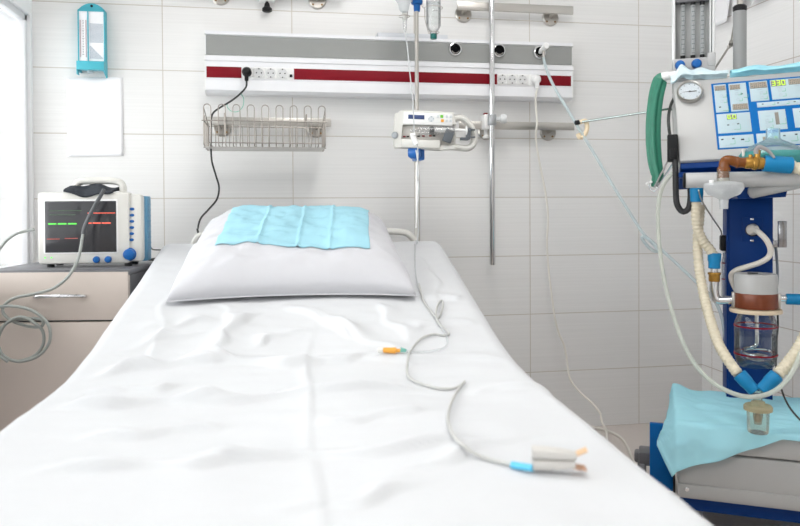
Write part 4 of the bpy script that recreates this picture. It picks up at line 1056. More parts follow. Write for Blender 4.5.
# gauge
g0 = uvp(690.5, 91.3); g0 = (g0[0]-.005, g0[1]-.008); gr = (uvp(703.3, 91)[0]-uvp(677.7, 91.6)[0])/2*1.04
m = MB(XM); m.lathe([(gr*.93, 0), (gr, .004), (gr, .016), (gr*.94, .020), (gr*.86, .018), (gr*.84, .010)], (g0[0]+.002, 0, g0[1]), (0, -1, 0), 40); gg = m.build('pressure_gauge', STEEL, vt, 'round steel pressure gauge')
m = MB(XM); m.lathe([(gr*.86, .008), (gr*.86, .0105), (0, .0105)], (g0[0]+.002, 0, g0[1]), (0, -1, 0), 36); m.build('gauge_dial', mat('dial_white', (.74, .78, .83), .4), gg)
m = MB(XM); cx, cz_ = g0[0]+.002, g0[1]
for k in range(9):
    a = R(-45+k*33.75); r_ = gr*.70; m.box((cx+r_*math.cos(a), -.0108, cz_+r_*math.sin(a)), (.0035, .0006, .0035))
m.build('dial_mark', mat('dial_grey', (.35, .38, .42), .5), gg)
m = MB(XM); m.plate([(cx-gr*.62, -.0115, cz_-.0004), (cx+gr*.2, -.0115, cz_-.0016), (cx+gr*.50, -.0115, cz_-.0012), (cx+gr*.50, -.0115, cz_+.0016), (cx+gr*.2, -.0115, cz_+.0012)], (0, -1, 0), .0008); m.lathe([(.0025, .011), (.0025, .013), (0, .0135)], (cx, 0, cz_), (0, -1, 0), 12); m.build('needle', BLACK, gg)
m = MB(XM); m.lathe([(gr*.84, .0155), (0, .0155)], (cx, 0, cz_), (0, -1, 0), 36); m.build('gauge_glass', GLASS, gg)

# flow meter block standing behind the monitor
FA = .10
fl0, fr0 = mp(672.5, 30, FA), mp(715, 30, FA)
zb0 = mp(693, 58.5, FA).z; zlow = mp(690, 78, FA).z
ft = thing('flow_meter', 'grey flow meter block with three scaled glass tubes above the ventilator monitor', 'flow meter', MF @ V(((fl0.x+fr0.x)/2, FA+.05, zlow-.05)), heading(MHD))
zt0 = 1.80
m = MB(MF); m.span((fl0.x+.006, FA+.03, zb0-.01), (fr0.x-.004, FA+.05, zt0), .002); m.build('back_plate', mat('dull_grey_plate', (.33, .335, .33), .45), ft)
m = MB(MF)
m.span((fl0.x-.001, FA, zb0-.004), (fl0.x+.009, FA+.055, zt0), .002); m.span((fr0.x-.016, FA, zb0+.01), (fr0.x-.011, FA+.05, zt0), .001); m.span((fr0.x-.008, FA+.002, zb0-.004), (fr0.x, FA+.055, zt0), .002)
m.build('side_frame', mat('silver_frame', (.70, .71, .71), .3, .35), ft)
m = MB(MF); m.span((fl0.x, FA-.012, 1.345), (fr0.x, FA+.075, zb0), .003); m.span((fr0.x-.024, FA-.014, zb0-.03), (fr0.x+.001, FA+.05, zb0+.014), .003); m.build('valve_block', MGREY, ft)
m = MB(MF); m.span((fl0.x+.010, FA+.004, mp(693, 1, FA).z), (fr0.x-.010, FA+.05, mp(693, 1, FA).z+.05), .003); m.build('top_block', DGREY, ft)
for k, px in enumerate((683, 693.2, 702.5)):
    p = mp(px, 40, FA); zz0, zz1 = zb0+.004, mp(px, 2, FA).z
    m = MB(MF); m.cyl((p.x, FA+.015, zz0), (p.x, FA+.015, zz1), .0064, seg=16); gt = m.build('glass_tube', clear('milky_glass_tube', (.85, .87, .88), .08, .40, (.80, .82, .82)), ft)
    m = MB(MF)
    for j in range(11): m.box((p.x+.0005, FA+.0082, zz0+.016+j*(zz1-zz0-.022)/10.5), (.0095, .0012, .0022))
    m.build('scale_mark', mat('dark_scale_mark', (.12, .13, .14), .5), gt)
    m = MB(MF); m.cyl((p.x, FA+.015, zz0-.003), (p.x, FA+.015, zz0+.010), .0078, seg=16, bev=.001); m.cyl((p.x, FA+.015, zz1-.006), (p.x, FA+.015, zz1+.006), .0078, seg=16, bev=.001); m.build('tube_seal', BLACK, gt)
for px, py in ((680, 65.5), (696.5, 64)):
    p = mp(px, py, FA-.013); m = MB(MF); m.lathe([(.016, 0), (.0165, .006), (.014, .020), (.010, .023), (0, .0235)], (p.x, FA-.012, p.z), (0, -1, 0), 22); m.build('control_knob', BLUEP, ft, 'blue control knob')
# pole with black collar, articulated thin arm
p = mp(740.5, 40, FA); zc_ = mp(740.5, 6.5, FA).z
pt = thing('equipment_pole', 'thick grey pole with black collar rising behind the ventilator monitor', 'pole', MF @ V((p.x, FA+.02, 1.25)), heading(MHD))
m = MB(MF); m.lathe([(.0205, 1.20), (.0205, zc_-.012), (.018, zc_-.009)], (p.x, FA+.02, 0), (0, 0, 1), 24); m.build('lower_tube', mat('pole_grey', (.26, .265, .265), .4), pt)
m = MB(MF); m.lathe([(.012, zc_-.016), (.017, zc_-.013), (.0215, zc_-.008), (.0215, zc_+.004), (.017, zc_+.009), (.011, zc_+.011)], (p.x, FA+.02, 0), (0, 0, 1), 24); m.build('collar', BLACK, pt)
m = MB(MF); m.lathe([(.0095, zc_), (.0095, zc_+.2)], (p.x, FA+.02, 0), (0, 0, 1), 18); m.build('upper_tube', STEEL, pt)
aj = [mp(716, 66, FA+.06), mp(731, 43.5, FA+.06), mp(734, 18, FA+.05), mp(737, 6, FA+.04)]
at_ = thing('jointed_arm', 'thin jointed steel arm leaning between flow meter and thick grey pole', 'arm', MF @ aj[0], heading(MHD))
m = MB(MF); m.cyl(mp(709, 78, FA+.085), aj[1], .0035, seg=10); m.build('lower_rod', STEEL, at_)
m = MB(MF); m.cyl(aj[1], aj[3], .0032, seg=10); m.build('upper_rod', STEEL, at_)
m = MB(MF); m.cyl(aj[1]+V((0, -.008, -.006)), aj[1]+V((.004, .008, .008)), .009, seg=14, bev=.002); m.cyl(aj[1]+V((-.008, 0, -.014)), aj[1], .006, seg=12); m.build('joint', STEEL, at_)

# ---- cloth over the monitor top
def cloth_top(u, v):
    x = .0-.006+u*.43; n1 = noise.noise(V((x*24, v*3.0, 5.5))); n2 = noise.noise(V((x*55, v*6, 8.5)))
    ridge = .046*math.exp(-((x-.030)/.020)**2)+.028*math.exp(-((x-.085)/.034)**2)+.006*math.exp(-((x-.15)/.03)**2)+.016*math.exp(-((x-.245)/.05)**2)+.016*math.exp(-((x-.40)/.06)**2)
    z = HM+.005+(ridge+.008+.007*n1+.004*n2)*math.sin(PI*min(1, .06+.8*v))**.8
    z += .010*math.sin(PI*v); y = -.012+.045*v+.010*n1+.004*n2
    if v < .2: z -= (.2-v)*(.035+.08*math.exp(-((x+.004)/.02)**2)); y -= .004
    return (x, y, z)
m = MB(XM); m.grid(lambda u, v: cloth_top(u*.40, v), 90, 30, .0010)
tag(m.build('protective_drape', DRAPEP, sharp=180), 'crumpled pale white-blue drape on the left top of the ventilator monitor', 'drape', 'disposable drapes on the ventilator')
m = MB(XM); m.grid(lambda u, v: V(cloth_top(.42+u*.60, v))+V((0, 0, .001)), 60, 20, .0010)
tag(m.build('protective_drape', DRAPEB, sharp=180), 'smooth blue drape on the right top of the ventilator monitor', 'drape', 'disposable drapes on the ventilator')

# ---- big blue drape over the lower housing
ZL = .3345
def drape(u, v):
    """u: left -> right along the housing, v: back -> front; hangs over the left end and the front"""
    x = -.262+u*.56; back, front = .05, -.308
    n = noise.noise(V((x*9, v*4, 3.3))); n2 = 1-2*abs(noise.noise(V((x*13+v*3, v*8-x*5, 6.1))))
    drop_front = max(.012, .130*max(0, 1-(x+.262)/.30)+.016+.006*n) if x > -.235 else .135-.125*min(1, (-.235-x)/.027)
    Lt = (back-front); tot = Lt+drop_front; d = v*tot
    if d <= Lt: y = back-d; z = ZL+.003; w = 0
    else: w = d-Lt; y = front-.004-.006*abs(n); z = ZL+.003-w
    hump = .020*math.exp(-((x+.215)/.035)**2)*max(0, 1-v*1.1)+.012*max(0, 1-v*1.4)
    z += hump+(.006*n+.004*n2)*(1 if w == 0 else .3)+.004+(.010*math.exp(-((v-.30-.9*(x+.23))/.035)**2)*max(0, 1-abs(x+.12)/.12) if w == 0 else 0)
    if w > 0: y -= .004+(.004+.006*math.sin(x*60+1.0+w*20))*min(1, w*18)+.003*(1+n2)*min(1, w*20)
    if x < -.228:                         # over the left end: falls and flares out to a corner
        k = (-.228-x)/.034; f = max(0.0, min(1.0, d/Lt))
        z -= k*(.022+.036*f*f); x = -.228-k*(.010+.042*f*f); y += k*.012*f
        if k > .5: z -= .004*noise.noise(V((y*30, k, 2)))
    return (x, y, z)
m = MB(MF); m.grid(drape, 150, 110, .0010)
tag(m.build('protective_drape', DRAPEB, sharp=180), 'large sky blue drape spread over the grey lower housing of the ventilator', 'drape', 'disposable drapes on the ventilator')

# ---- heated humidifier hanging at the column front
JA = -.085
jc = mp(755.7, 300, JA); jx = jc.x
jz = lambda py: mp(755.7, py, JA).z
jt = thing('humidifier', 'humidifier with glass water jar and copper heater ring on the blue column', 'humidifier', MF @ V((jx, JA, jz(366))), heading(MHD))
m = MB(MF); m.lathe([(.060, jz(293)), (.0605, jz(291)), (.0605, jz(277)), (.057, jz(273.5)), (0, jz(273.0))], (jx, JA, 0), (0, 0, 1), 40); m.box((jx-.004, JA-.02, jz(273)+.001), (.035, .012, .003), .001); cap = m.build('heater_cap', MWHITE, jt)
m = MB(MF); m.box((jx-.012, JA-.03, jz(273)+.002), (.028, .008, .003), .001); m.build('cap_switch', BLACK, cap)
m = MB(MF); m.lathe([(.061, jz(307.5)), (.062, jz(306)), (.062, jz(293.5)), (.061, jz(292.5))], (jx, JA, 0), (0, 0, 1), 40); m.build('heater_ring', COPPER, jt, 'copper brown ring')
for sx in (-1, 1): m = MB(MF); m.box((jx+sx*.062, JA-.006, jz(300)), (.008, .03, .045), .002); m.build('ring_clip', STEEL, jt)
m = MB(MF); m.lathe([(.055, jz(312.3)), (.072, jz(312)), (.073, jz(310)), (.071, jz(308.3)), (.055, jz(308))], (jx, JA, 0), (0, 0, 1), 40); m.box((jx, JA+.055, jz(310)), (.06, .06, .012), .002); m.build('gasket', TANR, jt)
m = MB(MF); m.lathe([(.048, jz(312)), (.0505, jz(315)), (.0585, jz(322)), (.0595, jz(328)), (.0595, jz(355)), (.055, jz(362)), (.046, jz(366)), (0, jz(366.3))], (jx, JA, 0), (0, 0, 1), 40); jar = m.build('jar', GLASS, jt)
m = MB(MF); m.lathe([(.057, jz(334.5)), (.0575, jz(337)), (.0575, jz(355)), (.053, jz(361.5)), (0, jz(364.5))][::-1]+[(0, jz(334.5))], (jx, JA, 0), (0, 0, 1), 36); m.build('water', WATER, jar)
for py in (325.5, 353.3):
    m = MB(MF); m.lathe([(.0588, jz(py)-.0022), (.0606, jz(py)-.0022), (.0606, jz(py)+.0022), (.0588, jz(py)+.0022), (.0588, jz(py)-.0022)], (jx, JA, 0), (0, 0, 1), 40, caps=False); m.build('level_mark', RED, jar, 'red level ring')
m = MB(MF); m.tube([(jx+.003, JA, jz(312)), (jx+.003, JA, jz(330)), (jx+.003, JA, jz(343)), (jx-.008, JA, jz(347)), (jx-.033, JA, jz(349.5))], .0055, 10, 5)
sp = [(jx+.038*math.cos(a)*(1-.02*i), JA+.038*math.sin(a)*(1-.02*i), jz(350)-.0012*i) for i, a in enumerate([.5*k for k in range(26)])]
m.tube(sp, .0035, 8, 2); m.build('heating_coil', CHROME, jar)
# pipes
el = [mp(714.3, 281, JA), mp(714.3, 293, JA), mp(717, 299.5, JA), mp(724, 300.3, JA), V((jx-.058, JA, mp(735, 299.5, JA).z))]
m = MB(MF); m.tube(el, .0132, 16, 6); m.cyl(mp(714.3, 284, JA), mp(714.3, 267, JA), .0105, seg=18); m.build('inlet_pipe', CHROME, jt)
m = MB(MF); a = mp(714.3, 281.5, JA); m.lathe([(.0155, 0), (.0165, .003), (.0165, .020), (.019, .022), (.019, .028), (.015, .029)], a, (0, 0, 1), 24); m.build('brass_ring', GOLD, jt, 'brass ring')
a = V((jx+.060, JA, mp(778, 298, JA).z)); c = mp(786, 298.5, JA); m = MB(MF); m.cyl(a, c+V((.004, 0, 0)), .0105, seg=18); m.build('outlet_pipe', CHROME, jt)
# heater cable from the column socket, and a thinner grey one behind
p = mp(752.5, 230, -.02)
m = MB(MF); m.lathe([(.0175, 0), (.018, .012), (.013, .024), (.0085, .036)], (p.x, -.004, p.z), (.25, -1, .12), 20)
m.tube([V((p.x+.005, -.030, p.z+.003)), mp(759, 232.5, -.05), mp(766, 239.5, -.055), mp(770.5, 249, -.055), mp(768.5, 257, -.05), mp(760, 262.5, -.045), mp(748, 266.5, -.04), mp(737, 270, -.035), mp(731.5, 275, -.03), mp(733, 283, -.028), mp(737, 291, -.025)], .0085, 12, 6)
tag(m.build('heater_cable', mat('beige_cable', (.66, .62, .56), .45)), 'thick beige cable from the column socket down to the humidifier', 'cable')
m = MB(MF); m.tube([mp(772, 239, .09), mp(775.5, 247, .08), mp(777, 262, .05), mp(777.5, 276, .02), mp(776.5, 290, .0)], .0042, 10, 6)
tag(m.build('sensor_lead', mat('slate_cable', (.24, .27, .31), .45)), 'slim slate grey lead right of the blue column behind the humidifier', 'cable')
m = MB(MF); m.tube([mp(777.5, 311, -.07), mp(778, 325, -.085), mp(777, 338, -.09), mp(776.5, 352, -.09), mp(776, 366, -.085), mp(778, 378, -.15), mp(781, 388, -.24), mp(785.5, 400, -.31), mp(793, 412, -.34), mp(806, 426, -.345)], .0026, 8, 6)
tag(m.build('probe_lead', BLKC), 'thin black lead hanging right of the glass jar onto the blue drape', 'cable')

# ---- corrugated breathing hoses (cuffs are their ends)
def corr(name, label, pts, cuffs, r=.0155, cat='hose'):
    t = thing(name, label, cat, MF @ pts[0], heading(MHD), 'corrugated breathing hoses')
    m = MB(MF); m.tube(pts, r, 14, 8, ridge=(.012, .20)); m.build('corrugated_tube', HOSE, t, sharp=180)
    for a, c, r0, r1 in cuffs:
        m = MB(MF); L = (c-a).length; m.lathe([(r0*.92, 0), (r0, .003), (r0, L*.45), (r1, L*.6), (r1, L-.002), (r1*.9, L)], a, c-a, 20); m.build('cuff', BLUEC, t, 'blue rubber cuff')
    return t
corr('breathing_hose', 'short beige corrugated hose dropping from the handle bar to the brass pipe ring', [mp(696.5, 196, -.10), mp(696, 210, -.10), mp(697, 226, -.10), mp(702.5, 240, -.095), mp(709.5, 249, -.09), mp(714, 256, JA)], [(mp(714.5, 253, JA), mp(714.3, 268.5, JA), .0195, .0175), (mp(696.5, 188, -.10), mp(696.5, 202, -.10), .0195, .0185)])
YA = -.345
corr('breathing_hose', 'long beige corrugated hose running down left of the blue column to the water trap', [mp(700.5, 205, -.055), mp(699, 222, -.06), mp(697.5, 240, -.07), mp(698.5, 262, -.09), mp(702, 286, -.11), mp(709, 316, -.17), mp(720, 347, -.25), mp(738, 374, -.325)], [(mp(739, 374, YA+.012), mp(755, 391.5, YA), .0190, .0170)])
c9 = [mp(786, 299, JA), mp(830, 300, JA)]
corr('breathing_hose', 'blue cuffed beige hose leading off from the right side of the humidifier', [mp(815, 300, JA), mp(828, 300, JA+.01), mp(842, 290, JA+.06), mp(846, 265, .04), mp(838, 235, .07), mp(822, 205, .04), mp(812, 182, -.01)], [(c9[0], mp(819, 300, JA), .0165, .0185)])
# water trap
tz = lambda py: mp(757.8, py, YA-.012).z
tx = mp(758, 405, YA-.012).x; TY = YA-.012
wt = thing('water_trap', 'clear water trap cup with yellowed lid hanging under the two blue hose cuffs', 'water trap', MF @ V((tx, TY, tz(435))), heading(MHD))
m = MB(MF); m.lathe([(.0, tz(432.5)), (.0245, tz(432.3)), (.0265, tz(430)), (.028, tz(409))], (tx, TY, 0), (0, 0, 1), 30); m.lathe([(.012, tz(409)), (.0125, tz(416)), (.009, tz(424)), (0, tz(425))], (tx, TY, 0), (0, 0, 1), 18); m.build('cup', CUPC, wt)
m = MB(MF); m.lathe([(.028, tz(410.5)), (.0355, tz(410)), (.036, tz(406.5)), (.033, tz(405)), (.018, tz(404.5)), (.017, tz(401.5)), (.0, tz(401))], (tx, TY, 0), (0, 0, 1), 30); m.build('lid', clear('yellowed_lid_plastic', (.85, .82, .68), .15, .62, (.66, .60, .42)), wt)
m = MB(MF); m.lathe([(.0, tz(423)), (.008, tz(422)), (.010, tz(418)), (.007, tz(414)), (.004, tz(408))], (tx, TY, 0), (0, 0, 1), 16); m.build('valve_float', mat('brown_grey_rubber', (.30, .27, .23), .5), wt)
m = MB(MF); m.cyl((tx, TY, tz(402)), (tx, YA, tz(393)), .011, .013, 18); m.build('neck', CUPC, wt)

# ---- bacterial filter, amber elbow, brass tee on the handle bar
FY = -.262
fx_ = mp(723.8, 188, FY).x; fzf = lambda py: mp(723.8, py, FY).z
bt_ = thing('breathing_filter', 'round white breathing filter hanging in front of the grey handle bar', 'filter', MF @ V((fx_, FY, fzf(209))), heading(MHD))
m = MB(MF); m.lathe([(.011, fzf(209)), (.0125, fzf(199.5)), (.020, fzf(197.8)), (.042, fzf(194.5)), (.050, fzf(190.5)), (.053, fzf(188.5)), (.053, fzf(185)), (.049, fzf(183.2)), (.030, fzf(181.8)), (.013, fzf(181)), (.013, fzf(172))], (fx_, FY, 0), (0, 0, 1), 36)
m.build('filter_disc', FROST, bt_)
m = MB(MF); p = mp(711.5, 180, FY-.02); m.cyl(p, p+V((0, 0, -.014)), .0065, seg=14, bev=.001); m.build('port', WHITE, bt_)
m = MB(MF); m.cyl(V((fx_-.002, FY, fzf(181))), V((fx_-.002, FY, fzf(169))), .0165, seg=20); m.build('clear_sleeve', CUPC, bt_)
at2 = thing('connector_elbow', 'amber brown elbow connector joining filter and brass tee above the bar', 'connector', MF @ V((fx_, FY, fzf(172))), heading(MHD))
e0, e1, e2 = V((fx_, FY, fzf(178))), V((fx_, FY, fzf(162))), mp(748.5, 162.5, FY+.006)
m = MB(MF); m.tube([e0, e0.lerp(e1, .6), e1+V((.004, 0, .002)), e1+V((.018, .0, .004)), e1.lerp(e2, .6), e2], .0145, 18, 6); m.build('elbow', AMBER, at2)
m = MB(MF); m.lathe([(.0165, 0), (.0175, .002), (.0175, .010), (.0165, .012)], V((fx_, FY, fzf(171.5))), (0, 0, 1), 22); d = (e2-e1).normalized(); m.lathe([(.0155, 0), (.0165, .002), (.0165, .006), (.0155, .008)], e1.lerp(e2, .48), d, 22); m.build('elbow_collar', AMBER, at2)
t0, t1 = mp(744.5, 162.7, FY+.006), mp(766, 163.5, FY+.014)
tt = thing('connector_tee', 'golden brass tee connector between amber elbow and blue hose cuff', 'connector', MF @ t0, heading(MHD))
m = MB(MF); L = (t1-t0).length; m.lathe([(.015, 0), (.0165, .004), (.0165, L*.35), (.0195, L*.4), (.0195, L*.55), (.0165, L*.62), (.0165, L)], t0, t1-t0, 22); m.build('tee_body', GOLD, tt)
for px, h, r_ in ((750.5, 154.5, .0055), (757.5, 150, .008)):
    a = mp(px, 162, FY+.006); c = mp(px, h, FY+.006); m = MB(MF); m.cyl(a, c, r_, seg=14, bev=.001); m.build('side_port', GOLD, tt)
m = MB(MF); m.tube([mp(756.5, 154, FY+.004), mp(757, 149, FY+.004), mp(760, 147, FY+.002), mp(765.5, 149, FY), mp(770.5, 153, FY), mp(774.5, 158, FY-.004)], lambda u: .008*(1-.6*u), 10, 6); m.build('sensor_plug', mat('grey_rubber', (.26, .25, .25), .5), tt, 'grey sensor plug')
corr('breathing_hose', 'beige corrugated hose looping from the golden tee past the photo edge to the water trap', [mp(788, 165, FY+.022), mp(797, 168, FY+.020), mp(812, 174, FY+.005), mp(828, 192, FY), mp(836, 225, -.25), mp(833, 265, -.25), mp(823, 298, -.25), mp(808, 330, -.27), mp(797, 351, -.295), mp(783, 369, -.325), mp(777.5, 374.5, YA+.010)], [(mp(763.5, 163.3, FY+.013), mp(792, 165.5, FY+.022), .0230, .0235), (mp(777, 375, YA+.012), mp(761, 391, YA), .0195, .0175)], .0172)

# ---- anaesthesia mask resting behind the tee
MY = -.165
mx_ = mp(773, 155, MY).x; mz = lambda py: mp(773, py, MY).z
kt = thing('face_mask', 'clear face mask with teal cushion resting on the handle bar', 'mask', MF @ V((mx_, MY, mz(165))), heading(MHD))
m = MB(MF); m.lathe([(.078, mz(153)), (.076, mz(150)), (.062, mz(146)), (.040, mz(142.3)), (.024, mz(140)), (.0195, mz(138.5)), (.0185, mz(128.5)), (.0165, mz(128.5)), (.0175, mz(139)), (.038, mz(143.2))], (mx_, MY, 0), (0, 0, 1), 40, .72, False); m.build('dome', MASKC, kt)
m = MB(MF); m.lathe([(.070, mz(165.5)), (.086, mz(164)), (.092, mz(159)), (.090, mz(155)), (.082, mz(151.5)), (.074, mz(151.5))], (mx_, MY, 0), (0, 0, 1), 40, .74, False); m.build('cushion', MASKT, kt, 'teal cushion')
p = mp(743.5, 149.5, MY-.03); m = MB(MF); m.cyl(p, p+V((0, 0, -.02)), .004, seg=12); m.cyl(p+V((0, 0, .001)), p+V((0, 0, -.005)), .0055, seg=12); m.build('valve', WARMW, kt)

# ---- left side of the machine: green bag, hook, black cable box
bt2 = thing('breathing_bag', 'limp green rubber breathing bag hanging from a white fitting left of the ventilator', 'bag', MF @ mp(664, 76, .06), heading(MHD))
m = MB(MF); m.cyl(mp(676, 74.3, .06), mp(664, 76.5, .06), .0115, .0135, 18); m.cyl(mp(669, 75.5, .06), mp(661.5, 77, .06), .0150, seg=18, bev=.002); m.build('fitting', WHITE, bt2)
m = MB(MF); m.cyl(mp(681, 73.5, .06), mp(674, 74.6, .06), .009, seg=16); m.build('metal_spigot', STEEL, bt2)
path = [mp(664, 76.5, .06), mp(660.5, 79, .06), mp(658, 87, .06), mp(655.5, 100, .06), mp(653.5, 120, .06), mp(653.3, 142, .06), mp(654.5, 160, .06), mp(656, 170, .06), mp(657, 176, .06), mp(655, 181, .06), mp(653, 187, .06)]
C_ = curve([V(p) for p in path], 8); n = len(C_); K = 40; vs = []
for i, p in enumerate(C_):
    u = i/(n-1); d = (C_[min(i+1, n-1)]-C_[max(i-1, 0)]).normalized()
    x = d.cross(V((0, 1, 0))); x.normalize(); y = V((0, 1, 0))
    w = .0135+.0075*min(1, u/.12)-.010*max(0, (u-.80)/.20)-.006*max(0, (u-.5)/.5); w = max(w, .0045)
    for k in range(K):
        a = 2*PI*k/K; rr = 1+.20*math.cos(5*a+1.5*math.sin(u*4))*min(1, u*6)
        vs.append(p+x*(w*rr*math.cos(a))+y*(w*.62*rr*math.sin(a)))
fs = [(i*K+k, i*K+(k+1) % K, (i+1)*K+(k+1) % K, (i+1)*K+k) for i in range(n-1) for k in range(K)]+[tuple(range(K)), tuple((n-1)*K+k for k in range(K))]
m = MB(MF); m.add(vs, fs); m.build('bag_skin', GREENB, bt2, sharp=70)
hk = thing('hose_hook', 'small steel hook arm with white tips below the green breathing bag', 'hook', MF @ mp(652, 187, .03), heading(MHD))
m = MB(MF); m.cyl(mp(670, 157, -.01), mp(654.5, 187, .05), .0032, seg=10); m.cyl(mp(673, 163, -.01), mp(657, 187, .05), .0026, seg=10); m.build('arm', CHROME, hk)
m = MB(MF); m.tube([mp(648.5, 183.5, .05), mp(649.5, 188, .05), mp(653, 191, .05), mp(657, 189, .05), mp(657.5, 184.5, .05)], .0028, 10, 5); m.build('double_hook', CHROME, hk)
m = MB(MF)
for px, py in ((647.5, 183.5), (651, 182)): p = mp(px, py, .05); m.lathe([(0, -.005), (.005, -.003), (.005, .003), (0, .005)], p, (0, 0, 1), 12)
m.build('white_tip', WHITE, hk)
cb = thing('cable_box', 'small black box with thick black cable beside the left side of the ventilator monitor', 'box', MF @ mp(672, 160, -.09), heading(MHD))
a, c = mp(667.3, 162, -.085), mp(677.6, 134.5, -.085); m = MB(MF); m.span((a.x, -.10, a.z), (c.x, -.055, c.z), .003); m.box(((a.x+c.x)/2+.002, -.103, a.z+.024), (.020, .008, .030), .002); m.build('box_body', BLACK, cb)
m = MB(MF); m.tube([mp(685, 90, .12), mp(679, 93, .10), mp(673, 100, .04), mp(669.5, 110, -.02), mp(668.5, 122, -.06), mp(670, 136, -.075)], .0048, 10, 6); m.build('upper_lead', BLKC, cb)
m = MB(MF); m.tube([mp(674.5, 158, -.09), mp(675.5, 170, -.10), mp(675.8, 190, -.10), mp(677, 204, -.10), mp(682.5, 211.5, -.10), mp(688.5, 208.5, -.10), mp(690.5, 198, -.09), mp(690.3, 186, -.07), mp(690, 172, -.05)], .0095, 12, 8, ridge=(.008, .1)); m.build('corrugated_lead', BLACKR, cb, sharp=25)
# thin rod under the bar down to the clamp
m = MB(MF); m.tube([mp(698.5, 190, -.16), mp(702, 201, -.12), mp(713, 219, -.04), mp(721, 231, .02), mp(721.3, 240, .035)], .0022, 8, 4)
tag(m.build('metal_rod', STEEL), 'thin bent steel rod reaching down from the handle bar to the black clamp', 'rod')
# small scaled glass vial left of the column
p = mp(727, 262, .06); zv0, zv1 = mp(727, 303, .06).z, mp(727, 246, .06).z
vi = thing('glass_vial', 'slim clear vial with red rings hanging left of the blue column', 'vial', MF @ V((p.x-.004, .07, zv0)), heading(MHD))
m = MB(MF); m.lathe([(0, zv0), (.009, zv0+.003), (.0105, zv0+.01), (.0105, zv1-.05), (.006, zv1-.03), (.006, zv1-.02)], (p.x-.006, .06, 0), (0, 0, 1), 18); m.build('vial_glass', GLASSB, vi)
m = MB(MF); m.cyl((p.x-.006, .06, zv1-.022), (p.x-.006, .06, zv1-.004), .0085, seg=16, bev=.002); m.build('stopper', WHITE, vi)
for py in (263, 279): m = MB(MF); m.lathe([(.0104, -.0012), (.0112, -.0012), (.0112, .0012), (.0104, .0012)], (p.x-.006, .06, mp(727, py, .06).z), (0, 0, 1), 18, caps=False); m.build('ring_mark', RED, vi)

# ---- support rod with clip, gas probe and pale blue tube
ra, rb = at(577.5, 122.5, Z=2.62), MF @ mp(668, 109, .11)
st = thing('support_rod', 'thin steel support rod reaching left from the ventilator towards the wall panel', 'rod', rb, heading(MHD))
m = MB(); m.cyl(ra, rb, .0042, seg=12); m.cyl(rb, MF @ V((-.10, .115, 1.26)), .0042, seg=12); m.build('rod', mat('greenish_steel', (.50, .58, .56), .22, .9), st)
m = MB(); d = (rb-ra).normalized(); m.lathe([(.006, -.010), (.0085, -.008), (.0085, .006), (.005, .010)], ra, d, 14); m.build('end_joint', BLACK, st)
cp_ = [at(px, py, Z=2.62) for px, py in ((579.5, 122.5), (585.5, 121), (587, 128), (584.5, 135), (580, 137.5), (578, 133.5))]
m = MB(); m.tube(cp_, .0080, 12, 6, flat=1.8); tag(m.build('hose_clip', mat('cream_plastic', (.80, .66, .46), .45)), 'cream plastic clip holding the pale blue tube at the end of the support rod', 'clip')
po = OUT[539]
gp = thing('gas_probe', 'white gas probe plugged into the rightmost gas outlet of the panel', 'probe', po)
pe = at(546.5, 45.5, y=PY-.085)
m = MB(); m.cyl(po+V((.002, -.010, 0)), po.lerp(pe, .35), .0085, seg=16, bev=.001); m.cyl(po.lerp(pe, .3), pe, .0105, .0125, 18, .002); m.build('probe_body', WHITE, gp)
b1 = at(543.5, 57.5, y=PY-.055); m = MB(); m.cyl(po.lerp(pe, .62), b1, .0062, seg=12); m.build('barb', STEEL, gp)
L = [b1]+[at(px, py, Z=z) for px, py, z in ((545, 64, 2.92), (549, 76, 2.88), (557, 92, 2.80), (569, 112, 2.70), (581, 132, 2.62), (592, 150, 2.60), (612, 184, 2.58), (630, 213, 2.56), (643, 233, 2.54), (655, 246, 2.52), (657.5, 251, 2.515), (652, 250, 2.51), (645, 243, 2.505), (642, 237, 2.50), (647, 238, 2.50), (657, 246, 2.49), (675, 262, 2.46), (692, 278, 2.43), (706, 291, 2.40), (716, 303, 2.38), (722, 318, 2.37), (725, 336, 2.36), (727.5, 352, 2.36), (728, 366, 2.36))]
m = MB(); m.tube(L, .0056, 10, 7)
tag(m.build('gas_tube', TUBEB), 'long pale blue tube sloping from the gas probe across to the ventilator', 'tube')
# milky hose that sags from the hook to the trap and up to the right
L = [MF @ p for p in (mp(676, 171, -.09), mp(668, 178, -.09), mp(661, 191, -.09), mp(658, 212, -.10), mp(659, 240, -.10), mp(662.5, 270, -.12), mp(669, 300, -.14), mp(680, 335, -.20), mp(695, 364, -.28), mp(715, 384, -.345), mp(738, 395, -.378), mp(758, 396.5, -.384), mp(776, 390, -.378), mp(790, 376, -.35), mp(800, 355, -.32), mp(812, 325, -.25), mp(822, 295, -.24))]
m = MB(); m.tube(L, .0062, 12, 7)
tag(m.build('sample_tube', TUBEW), 'long milky tube sagging in an arc across the front of the ventilator', 'tube')

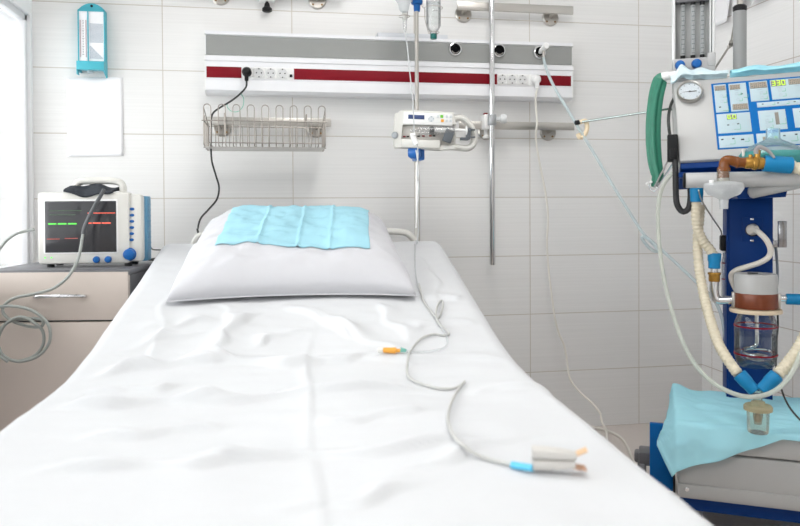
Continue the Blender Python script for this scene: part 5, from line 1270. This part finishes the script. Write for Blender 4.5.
# ================================================================== papers on the right wall
def wall_paper(corners, label, curl):
    q = [at(px, py, x=XR-.003) for px, py in corners]
    m = MB()
    def fn(u, v):
        a = q[0].lerp(q[1], u).lerp(q[3].lerp(q[2], u), v); return a+V((-.001-curl*v*v*(.4+.6*u), 0, .25*curl*v*v))
    m.grid(fn, 14, 16, .0006); tag(m.build('wall_paper_sheet', PAPER, sharp=180), label, 'paper', 'papers on the right wall')
wall_paper([(716, -40), (733, -50), (733, 24), (716, 29)], 'white paper sheet hanging in the corner between flow meter and thick grey pole', .03)
wall_paper([(736, -55), (753, -65), (753, 9), (736, 21)], 'white paper sheet hanging on the right wall just right of the thick grey pole', .05)
wall_paper([(757, -65), (778, -80), (776, -2), (757, 9)], 'white paper sheet at the top edge near the right corner of the photo', .06)

# ================================================================== light
W = bpy.data.worlds.new('overcast_sky'); SC.world = W; W.use_nodes = True
nt = W.node_tree; bg = nt.nodes['Background']
tc = nt.nodes.new('ShaderNodeTexCoord'); sp_ = nt.nodes.new('ShaderNodeSeparateXYZ'); nt.links.new(tc.outputs['Generated'], sp_.inputs[0])
rp = nt.nodes.new('ShaderNodeValToRGB'); rp.color_ramp.elements[0].position = .35; rp.color_ramp.elements[0].color = (.88, .89, .90, 1)
rp.color_ramp.elements[1].position = .75; rp.color_ramp.elements[1].color = (1.0, 1.0, 1.0, 1)
nt.links.new(sp_.outputs['Z'], rp.inputs[0]); nt.links.new(rp.outputs[0], bg.inputs['Color']); bg.inputs['Strength'].default_value = 5.4
pd = bpy.data.lights.new('window_portal', 'AREA'); pd.shape = 'RECTANGLE'; pd.size = WY1-WY0; pd.size_y = WZ1-WZ0; pd.cycles.is_portal = True
po_ = bpy.data.objects.new('window_portal', pd); COL.objects.link(po_); po_.location = (XL-.10, (WY0+WY1)/2, (WZ0+WZ1)/2)
po_.rotation_euler = (R(90), 0, R(-90))

SC.view_settings.view_transform = 'Standard'; SC.view_settings.look = 'None'
SC.view_settings.gamma = 1.0; SC.view_settings.exposure = 0.0; SC.view_settings.use_curve_mapping = False
SC.cycles.max_bounces = 10; SC.cycles.transparent_max_bounces = 24; SC.cycles.diffuse_bounces = 6
SC.cycles.use_denoising = True; SC.cycles.sample_clamp_indirect = 6.0
